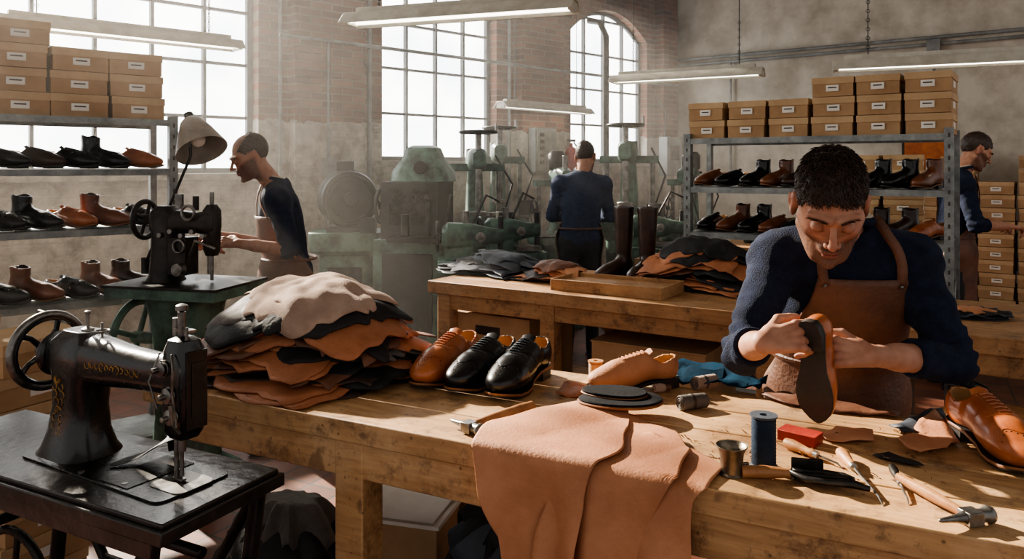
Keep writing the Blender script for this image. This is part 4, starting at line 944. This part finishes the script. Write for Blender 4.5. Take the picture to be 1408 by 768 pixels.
def oval(b,c,rx,ry,z0,z1,m,yw=0):
    N=36; r=[]
    for z,s in((z0,.97),(z0+.002,1),(z1-.002,1),(z1,.97)):
        r.append([(c[0]+math.cos(yw)*rx*s*math.cos(t)-math.sin(yw)*ry*s*math.sin(t)*(1+.15*math.cos(t)),c[1]+math.sin(yw)*rx*s*math.cos(t)+math.cos(yw)*ry*s*math.sin(t)*(1+.15*math.cos(t)),z) for t in[2*math.pi*k/N for k in range(N)]])
    b.loft(r,m)
oval(b,(0,0),.108,.070,.0,.006,1,.1); oval(b,(0.0,.002),.105,.067,.006,.011,0,.1); oval(b,(-.015,.03),.085,.05,.011,.014,1,-.15); oval(b,(-.014,.031),.083,.049,.014,.020,0,-.15)
b.build('leather_sole_blanks',[pm('sole_blank_black',(26,26,29),(16,16,18),.8,spec=.12),WELT],yaw(-.1,G(853,572,Zb)+Vector((0,0,.036))))
def scrap(name,px,z,mat,amp=.006,seed=0,lift=0):
    P=[G(x,y,z) for x,y in px]; c=sum(P,Vector())/len(P); bm=bmesh.new(); vs=[bm.verts.new(p-c) for p in P]; bm.faces.new(vs)
    bmesh.ops.triangulate(bm,faces=bm.faces); bmesh.ops.subdivide_edges(bm,edges=bm.edges,cuts=3,use_grid_fill=True)
    for v in bm.verts:
        d=min(v.co.length,.08); v.co.z+=amp*(noise.noise((v.co+Vector((seed,0,0)))*22)+.55)+lift*d*d*60
    me=bpy.data.meshes.new(name); bm.to_mesh(me); bm.free(); me.materials.append(mat)
    for p in me.polygons:p.use_smooth=True
    return place(name,me,Matrix.Translation(c+Vector((0,0,.002))),solid=.0025)
scrap('tan_leather_scrap',[(1235,612),(1256,596),(1285,574),(1298,586),(1320,614),(1296,626),(1265,636),(1245,624)],Zb,TAN,.012,1,.03)
scrap('black_leather_scrap',[(1222,592),(1262,576),(1296,570),(1304,588),(1280,600),(1240,604)],Zb,NAV,.012,2,.02)
scrap('tan_leather_scrap',[(1128,600),(1150,590),(1200,596),(1202,608),(1160,611),(1135,608)],Zb,TAN,.01,3)
scrap('cork_scrap',[(764,545),(775,532),(800,530),(822,540),(800,548)],Zb,ORG,.012,4)
scrap('blue_suede_scrap',[(880,515),(905,505),(950,506),(1010,512),(1056,532),(1045,545),(1000,542),(950,534),(905,526)],Zb,pm('suede_blue',(16,46,64),(9,30,44),.95,spec=.05),.03,5,.01)
scrap('brown_leather_scrap',[(1045,547),(1060,543),(1120,550),(1180,560),(1240,570),(1235,576),(1150,569),(1080,558)],Zb,BRN,.012,6)
scrap('black_leather_scrap',[(1200,628),(1222,624),(1255,634),(1270,644),(1240,640)],Zb,BLK,.006,7)
b=MB()
for i in range(110):
    px=random.uniform(880,1300); py=random.uniform(590,670); p=G(px,py,Zb); 
    b.torus((p.x,p.y,p.z+.002),(random.random(),random.random(),random.random()+.4),.004+.004*random.random(),.0009,random.choice((0,1)),8,4,a0=0,a1=random.uniform(1.5,5))
b.build('leather_shavings',[WOODL,BRN])
def roll(name,p,ang,L,r,mats):
    b=MB(); b.lathe([(r,0),(r*1.02,L*.5),(r*.97,L)],(0,0,r),(1,0,0),0,18)
    for k in range(3): b.torus((L+.001,0,r),(1,0,0),r*(.85-.28*k),.0016,1,20,5); b.torus((-.001,0,r),(1,0,0),r*(.85-.28*k),.0016,1,20,5)
    b.lathe([(r*1.05,L*.4),(r*1.05,L*.52)],(0,0,r),(1,0,0),1,18)
    b.build(name,mats,yaw(ang,p),bevel=.001)
roll('leather_roll',G(935,564,Zb),.35,.075,.019,[GRY,DBR]); roll('leather_roll',G(955,536,Zb),.5,.075,.018,[SUE,GRY]); 
b=MB(); b.lathe([(.012,0),(.013,.02),(.010,.03)],(0,0,.013),(1,0,0),0,12); b.lathe([(.008,.028),(.008,.045),(.003,.05)],(0,0,.013),(1,0,0),1,12); b.build('cork_stopper',[SUE,BRN],yaw(.2,G(900,540,Zb)))
# ------------------------------------------------------------ middle bench items
shoe('tall_riding_boot','tall',S_DBR,Vector((.60,4.48,MZ+.001)),-140,1.0); shoe('tall_riding_boot','tall',S_DBR,Vector((.74,4.38,MZ+.001)),-125,1.0)
b=MB(); b.box((0,0,.02),(.62,.3,.04)); b.box((0,-.15,.03),(.62,.01,.06)); b.box((0,.15,.03),(.62,.01,.06)); b.box((-.31,0,.03),(.01,.3,.06)); b.box((.31,0,.03),(.01,.3,.06)); b.build('wooden_tray',[BW2],yaw(a2,(.55,4.02,MZ)),bevel=.002)
boxstack('shoebox_stack',yaw(a2,(.92,4.62,MZ)),[(0,0,0,0)],(.24,.34,.11))
boxstack('shoebox_stack',yaw(a2,(2.05,3.15,.296)),[(0,0,0,0),(.3,.02,0,0),(0,0,.118,0)],(.28,.34,.116))
b=MB()
for k,(x,w,h) in enumerate(((.35,.55,.42),(1.3,.6,.36))):
    b.box((x,.35,.296+h/2),(w,.5,h),0); b.box((x,.1-.002,.296+h*.8),(w*.3,.004,h*.12),1); b.box((x,.35,.296+h),(w+.01,.51,.01),0)
b.build('storage_crates',[CARD,DBR],MM,bevel=.004)
heap('black_hide_pile',(.12,1.98),a1,.42,.22,.42,[1,1,7,1,1,1,7,1,1],LM,21,.315,.04)
b=MB(); b.box((0,0,.15),(.7,.4,.30)); b.box((0,0,.305),(.72,.42,.02)); b.build('storage_crate',[DBR],yaw(a1,(.12,1.98,0)),bevel=.005)
heap('grey_hide_pile',(-.78,2.62),a1,.3,.22,.42,[1,4,4,1,4,1,4],LM,23,0,.05)
heap('grey_hide_pile',(-.42,1.62),a1,.16,.12,.48,[1,4,1,4,1,4,1],LM,25,0,.05)
b=MB(); b.box((0,0,.26),(.30,.22,.52),0); b.box((0,0,.525),(.32,.24,.012),1); b.box((.01,-.01,.535),(.26,.2,.004),1); b.build('paper_carton',[CARD,LABEL],yaw(a1+.2,(-.33,2.32,0)),bevel=.003)
# ------------------------------------------------------------ background machinery
def post_machine(name,loc,yw):
    b=MB()
    b.loft([[(x,y,z) for x,y in rrect(w,d,.3,5,0,0)] for z,w,d in((0,.46,.5),(.05,.44,.48),(.12,.26,.3),(.5,.22,.24),(.8,.28,.28),(.93,.34,.32))],0)
    b.box((0,0,.955),(.6,.42,.05),0); b.box((0,0,.985),(.62,.44,.012),1)
    b.loft([[(x,y,z) for x,y in rrect(w,d,.35,5,-.12,0)] for z,w,d in((.99,.17,.17),(1.02,.14,.14),(1.2,.12,.11),(1.33,.14,.12),(1.36,.08,.08))],2)
    b.loft([[(x,y,z) for y,z in rrect(w,h,.4,5,0,1.28)] for x,w,h in((-.18,.1,.12),(-.05,.1,.12),(.06,.09,.10),(.14,.09,.13),(.17,.07,.1))],2)
    b.loft([[(x,y,z) for x,y in rrect(w,w,.3,5,.14,0)] for z,w in((1.12,.05),(1.15,.07),(1.34,.075),(1.37,.04))],2)
    b.cyl((.14,0,1.0),(.14,0,1.14),.008,m=3); b.cyl((.12,0,1.03),(.12,0,1.14),.006,m=3); b.cyl((.14,0,1.36),(.14,0,1.43),.01,m=3)
    b.wheel((-.24,0,1.29),(1,0,0),.09,.014,2,4,.3)
    b.torus((.05,-.06,1.33),(0,1,0),.035,.008,3); b.cyl((-.02,-.03,1.35),(-.02,-.03,1.42),.02,m=3); b.cyl((.05,0,1.34),(.05,0,1.41),.015,m=2)
    for k in range(5): b.cyl((-.1+.06*k,-.055,1.22+.02*(k%2)),(-.1+.06*k,-.08,1.22+.02*(k%2)),.013,m=3,n=10)
    b.box((.0,-.03,1.12),(.10,.10,.18),2); b.cyl((.03,-.08,1.06),(.03,-.12,1.06),.03,m=3); b.torus((.02,-.09,1.17),(0,1,0),.03,.006,3); b.tube([(.05,-.06,1.1),(.12,-.1,1.2),(.2,-.06,1.16)],.008,3,8)
    b.wheel((-.28,.0,.7),(1,0,0),.18,.02,0,4,.15); b.cyl((-.1,0,.7),(-.3,0,.7),.03,m=0)
    b.cyl((.1,-.25,.06),(.1,.0,.1),.012,m=2); b.box((.1,-.28,.05),(.14,.16,.02),2)
    b.build(name,[GREEN,DSTEEL,IRON2,STEEL],yaw(yw,loc),bevel=.003)
post_machine('post_bed_stitching_machine',(-1.60,3.76,0),math.radians(-14))
b=MB(); p0=W(200,362,3.85); p1=W(262,215,3.85)
b.cyl(p0-Vector((0,0,.05)),p0+Vector((0,0,.03)),.02,m=0); b.tube([p0,(p0+p1)/2,p1],.0075,0,8)
ctr=W(272,192,3.85); axl=Vector((.45,-.35,-.83)).normalized()
b.T=Matrix.Translation(ctr)@Matrix.Scale(1.25,4); b.lathe([(.03,-.10),(.045,-.085),(.07,-.03),(.10,.05),(.102,.055),(.098,.053),(.066,-.03),(.02,-.07)],(0,0,0),axl,1,24); b.lathe([(.018,-.13),(.022,-.10)],(0,0,0),axl,0,12); b.sph(tuple(axl*-.0),.03,2,12)
b.T=Matrix.Identity(4); b.tube([p1,ctr-axl*.14],.008,0,8)
b.build('machine_task_lamp',[DSTEEL,pm('lamp_enamel',(150,138,122),(112,100,90),.5),LABEL])
def blob_column(b,spec,m): b.loft([[(x,y,z) for x,y in rrect(w,d,.22,5,cx,0)] for z,w,d,cx in spec],m)
b=MB(); blob_column(b,((0,.5,.5,0),(.06,.48,.48,0),(.1,.42,.42,0),(.86,.42,.42,0),(.9,.58,.5,0),(1.04,.58,.5,0)),0)
ax_=Vector((.25,-.97,0)).normalized()
b.lathe([(.10,-.24),(.17,-.22),(.215,-.18),(.225,-.16),(.225,.10),(.215,.13),(.16,.15),(.155,.165),(.06,.17),(.055,.20),(.02,.205)],(0,0,1.30),ax_,1,36)
for k in range(9): b.torus(ax_*(-.14+.028*k)+Vector((0,0,1.30)),ax_,.226,.006,1,36,5)
for r_ in(.185,.12,.09): b.torus(ax_*.155+Vector((0,0,1.30)),ax_,r_,.008,2,32,6)
for k in range(8):
    a=k*math.pi/4; u=Vector((ax_.y,-ax_.x,0)); b.sph(tuple(Vector((0,0,1.30))+ax_*.158+u*.15*math.cos(a)+Vector((0,0,1))*.15*math.sin(a)),.012,2,8)
b.box((.0,.0,1.06),(.3,.34,.05),1); b.box((-.02,.05,1.56),(.14,.12,.08),1); b.box((0,-.22,.6),(.26,.02,.35),2)
b.box((.18,-.2,1.1),(.12,.1,.12),1); b.wheel((.30,-.02,.86),(1,0,0),.14,.014,2,4,.2)
b.build('electric_motor_grinder',[GREEN,pm('motor_grey',(46,45,44),(26,26,25),.5,metal=.3),DSTEEL],yaw(.1,(-1.32,6.15,0)),bevel=.004)
b=MB(); b.box((0,0,.5),(.55,.5,1.0),0); b.box((0,0,1.22),(.46,.42,.44),1); b.loft([[(x,y,z) for x,y in rrect(w,d,.25,5,.05,0)] for z,w,d in((1.44,.46,.42),(1.52,.44,.4),(1.62,.30,.30),(1.70,.24,.24),(1.72,.16,.16))],0)
b.box((0,-.255,.6),(.4,.015,.6),1); b.box((.0,-.215,1.25),(.32,.012,.28),2); b.cyl((.1,-.2,1.55),(.1,-.26,1.55),.05,m=3); b.wheel((-.26,-.1,1.25),(1,0,0),.13,.016,3,4,.2)
b.tube([(.2,-.2,1.0),(.32,-.3,1.1),(.36,-.3,1.35)],.014,3,8); b.box((.15,-.28,1.02),(.5,.3,.04),3)
for k in range(4): b.cyl((-.12+.08*k,-.22,1.33),(-.12+.08*k,-.235,1.33),.018,m=3,n=12); b.box((-.12+.08*k,-.224,1.2),(.05,.01,.03),3)
b.cyl((.0,-.3,1.04),(.0,-.3,1.2),.03,m=3); b.cyl((.18,-.3,1.04),(.18,-.3,1.3),.02,m=3); b.sph((.18,-.3,1.32),.03,3,12)
b.build('sole_stitching_machine',[GREEN,pm('cabinet_dark',(46,47,45),(28,29,28),.6),DSTEEL,IRON2],yaw(-.2,(-.74,6.0,0)),bevel=.005)
def press(name,loc,yw,s=1,wheel=True):
    b=MB(); blob_column(b,((0,.5,.5,0),(.08,.48,.48,0),(.14,.4,.34,0),(.8,.4,.34,0),(.9,.6,.5,0),(.98,.6,.5,0)),0)
    b.box((0,0,1.0),(.62,.52,.02),2); blob_column(b,((1.0,.24,.24,0),(1.05,.17,.17,0),(1.5,.13,.13,0),(1.72,.15,.15,0)),0)
    b.loft([[(x,y,z) for x,z in rrect(w,h,.35,5,0,1.62)] for y,w,h in((.1,.14,.16),(-.05,.15,.2),(-.2,.15,.2),(-.28,.11,.14))],0)
    b.cyl((0,-.22,1.15),(0,-.22,1.85),.028,m=2); b.lathe([(.06,0),(.08,.01),(.08,.04),(.03,.05)],(0,-.22,1.12),(0,0,1),2); b.lathe([(.11,0),(.11,.03)],(0,-.22,1.01),(0,0,1),2)
    b.cyl((-.22,.0,1.0),(-.22,.0,1.55),.022,m=2); b.cyl((.22,0,1.0),(.22,0,1.55),.022,m=2); b.box((0,0,1.55),(.54,.10,.07),0)
    if wheel: b.wheel((0,-.22,1.86),(0,0,1),.16,.015,1,3,.2); b.cyl((.16,-.22,1.86),(.16,-.22,1.94),.012,m=2)
    else:
        for k in range(3): a=k*2.09+.4; b.cyl((.06,-.1,1.6),(.1,-.1+.16*math.cos(a),1.6+.16*math.sin(a)),.008,m=2,n=8); b.sph((.1,-.1+.16*math.cos(a),1.6+.16*math.sin(a)),.018,1,8)
        b.lathe([(.09,0),(.10,.02),(.10,.16),(.07,.2)],(0,.02,1.7),(0,0,1),1,20)
    b.wheel((-.28,-.0,1.25),(1,0,0),.12,.012,1,4,.2); b.box((.26,-.12,1.08),(.14,.16,.14),1); b.tube([(.26,-.1,1.15),(.34,-.05,1.4),(.2,.05,1.66)],.010,1,6)
    b.box((0,-.18,.5),(.3,.02,.4),3); b.box((0,-.19,.6),(.12,.02,.06),2)
    b.build(name,[GREEN,IRON2,STEEL,DGRN],yaw(yw,loc,s),bevel=.004)
press('fly_press',(-.34,6.95,0),.2,1.0); press('fly_press',(1.15,7.5,0),-.3,1.05); press('drill_press',(.45,7.5,0),.3,.9,False); press('drill_press',(1.85,7.9,0),-.6,.9,False)
press('fly_press',(-.15,8.05,0),.1,1.05)
for i,(x,y,r) in enumerate(((-.0,5.95,.2),(1.2,6.3,-.4),(-.28,5.45,.1))):
    b=MB(); blob_column(b,((0,.4,.4,0),(.05,.38,.38,0),(.1,.26,.26,0),(.75,.26,.26,0),(.82,.5,.4,0),(.9,.5,.4,0)),0)
    b.loft([[(xx,yy,z) for yy,z in rrect(w,h,.35,5,0,1.06)] for xx,w,h in((-.22,.12,.12),(-.18,.18,.2),(.0,.16,.18),(.12,.10,.12),(.22,.09,.1))],0)
    b.cyl((.2,0,.9),(.2,0,1.2),.02,m=1); b.wheel((-.25,0,1.06),(1,0,0),.1,.014,1,4,.2); b.box((-.1,0,.95),(.2,.14,.1),0)
    b.cyl((-.05,0,1.15),(-.05,0,1.24),.025,m=2); b.box((.1,-.1,.93),(.2,.12,.04),2); b.cyl((.05,-.09,1.06),(.05,-.12,1.06),.035,m=2); b.tube([(0,0,1.15),(.1,.05,1.35),(.2,.1,1.3)],.01,1,6)
    b.build('skiving_machine',[GREEN,DSTEEL,STEEL],yaw(r,(x,y,0)),bevel=.004)
b=MB(); b.box((3.42,-.21,1.75),(.36,.12,.52),0); b.box((3.42,-.275,1.75),(.32,.01,.48),1)
for k in range(5): b.box((3.34,-.285,1.93-.08*k),(.06,.012,.04),2)
b.build('electrical_panel',[GREYP,pm('panel_face',(176,172,160),None,.5),INK],MW,bevel=.004)
b=MB(); b.box((5.98,-.24,1.7),(.36,.14,.55),0); b.box((5.98,-.315,1.75),(.2,.01,.2),1); b.tube([(5.9,-.2,1.97),(5.85,-.25,2.3),(5.6,-.3,2.5)],.012,1,6); b.build('control_box',[GREYP,INK],MW,bevel=.004)
b=MB(); b.lathe([(.02,0),(.07,.01),(.075,.03),(.075,.38),(.06,.43),(.02,.46),(.02,.5)],(3.98,-.16,1.35),(0,0,1),0,20); b.box((3.98,-.16,1.88),(.05,.1,.03),1); b.tube([(3.98,-.2,1.86),(4.06,-.24,1.75),(4.06,-.24,1.5)],.01,1,8); b.build('fire_extinguisher',[pm('extinguisher_red',(170,44,34),(130,30,24),.35),IRON2],MW)
def table(name,M,L,D,H,mat):
    b=MB(); b.box((L/2,D/2,H-.025),(L,D,.05))
    for x in(.06,L-.06):
        for y in(.06,D-.06): b.box((x,y,(H-.05)/2),(.07,.07,H-.05))
    b.box((L/2,.04,H-.09),(L-.1,.03,.08)); b.box((L/2,D/2,.25),(L-.1,D-.1,.03)); b.build(name,[mat],M,bevel=.004)
table('back_worktable',yaw(a2,(1.45,6.5,0)),1.8,.7,.9,BW2)
table('side_worktable',yaw(a2,(3.45,5.05,0)),1.6,.7,.88,BW2)
it=[(.2+.3*k,.35,.881+.112*j,rj(.1)) for k in range(4) for j in range(2)]
boxstack('shoebox_stack',yaw(a2,(3.55,5.1,0)),it,(.26,.34,.11))
boxstack('shoebox_stack',MR@yaw(0,(3.0,-.5,0)),[(x*.36,0,.0+j*.14,rj(.05)) for x in range(5) for j in range(12-(x%2)*2)],(.33,.4,.135))
b=MB(); 
for i in range(9):
    x=.1+i*.18; r=.03+.012*(i%3); h=.13+.05*(i%4); b.lathe([(r*.9,0),(r,.01),(r,h*.65),(r*.4,h*.8),(r*.4,h)],(x,.2+.1*(i%3),.901),(0,0,1),i%3,14)
b.build('glue_bottles',[pm('amber_bottle',(120,70,30),None,.2),LABEL,DGRN],yaw(a2,(1.45,6.5,0)))
b=MB(); b.loft([[(x,y,z) for x,y in rrect(w,w*.75,.2,5)] for z,w in((0,.20),(.12,.25),(.13,.26),(.125,.24),(.02,.19))],0,True); b.build('blue_plastic_bin',[pm('blue_plastic',(40,110,170),(30,90,150),.4)],yaw(a2,(2.62,3.60,MZ)))
heap('leather_offcuts',(1.98,3.35),a2,.2,.12,.04,[7,1,2],LM,37,MZ,.01)
boxstack('shoebox_stack',yaw(a2,(2.9,6.3,0)),[(x*.3,0,j*.118,rj(.05)) for x in range(2) for j in range(14)],(.28,.34,.116))
b=MB(); b.box((3.3,-.02,1.75),(.5,.03,.6),0); b.box((3.3,-.037,1.75),(.44,.006,.54),1); b.build('framed_notice',[DBR,pm('poster_orange',(206,120,60),(170,90,50),.7)],MR)
b=MB(); b.lathe([(.17,0),(.18,.01),(.18,.03),(.165,.04)],(0,0,.62),(0,0,1),0,24)
for k in range(4): a=k*math.pi/2+.4; b.tube([(.1*math.cos(a),.1*math.sin(a),.62),(.18*math.cos(a),.18*math.sin(a),.0)],.014,1,8)
b.torus((0,0,.25),(0,0,1),.155,.008,1); b.build('work_stool',[WOODL,IRON2],Matrix.Translation((1.75,2.75,0)))
# ------------------------------------------------------------ dusty air near the windows
hz=bpy.data.materials.new('dusty_air'); hz.use_nodes=True; n=hz.node_tree.nodes; l=hz.node_tree.links; n.remove(n['Principled BSDF'])
vs=n.new('ShaderNodeVolumeScatter'); vs.inputs['Density'].default_value=.026; vs.inputs['Anisotropy'].default_value=.4; vs.inputs['Color'].default_value=(1,.95,.88,1); l.new(vs.outputs[0],n['Material Output'].inputs['Volume'])
b=MB(); b.prism([(-6.5,-.02),(-6.5,-3.3),(5.9,-3.3),(6.2,-.02)],.01,CEIL-.01); b.build('dusty_air',[hz],MW)
# ------------------------------------------------------------ lights / world / camera
sd=Vector((.69,-.7234,-math.tan(math.radians(27)))).normalized()
ld=bpy.data.lights.new('sun','SUN'); ld.energy=30; ld.angle=.02; ld.color=(1,.88,.72); so=bpy.data.objects.new('sun',ld); so.rotation_mode='QUATERNION'; so.rotation_quaternion=sd.to_track_quat('-Z','Y'); so.location=(-6,10,6); S.collection.objects.link(so)
w=bpy.data.worlds.new('w'); S.world=w; w.use_nodes=True; bg=w.node_tree.nodes['Background']; bg.inputs[0].default_value=(1,.97,.94,1); bg.inputs[1].default_value=.5
cd=bpy.data.cameras.new('cam'); cd.sensor_width=36; cd.lens=F*36/1408; cd.shift_y=-(384-230)/1408; cd.clip_start=.05
co=bpy.data.objects.new('camera',cd); co.location=(0,0,HC); co.rotation_euler=(math.pi/2,0,0); S.collection.objects.link(co); S.camera=co
S.view_settings.look='AgX - Medium High Contrast'
S.view_settings.exposure=0.4
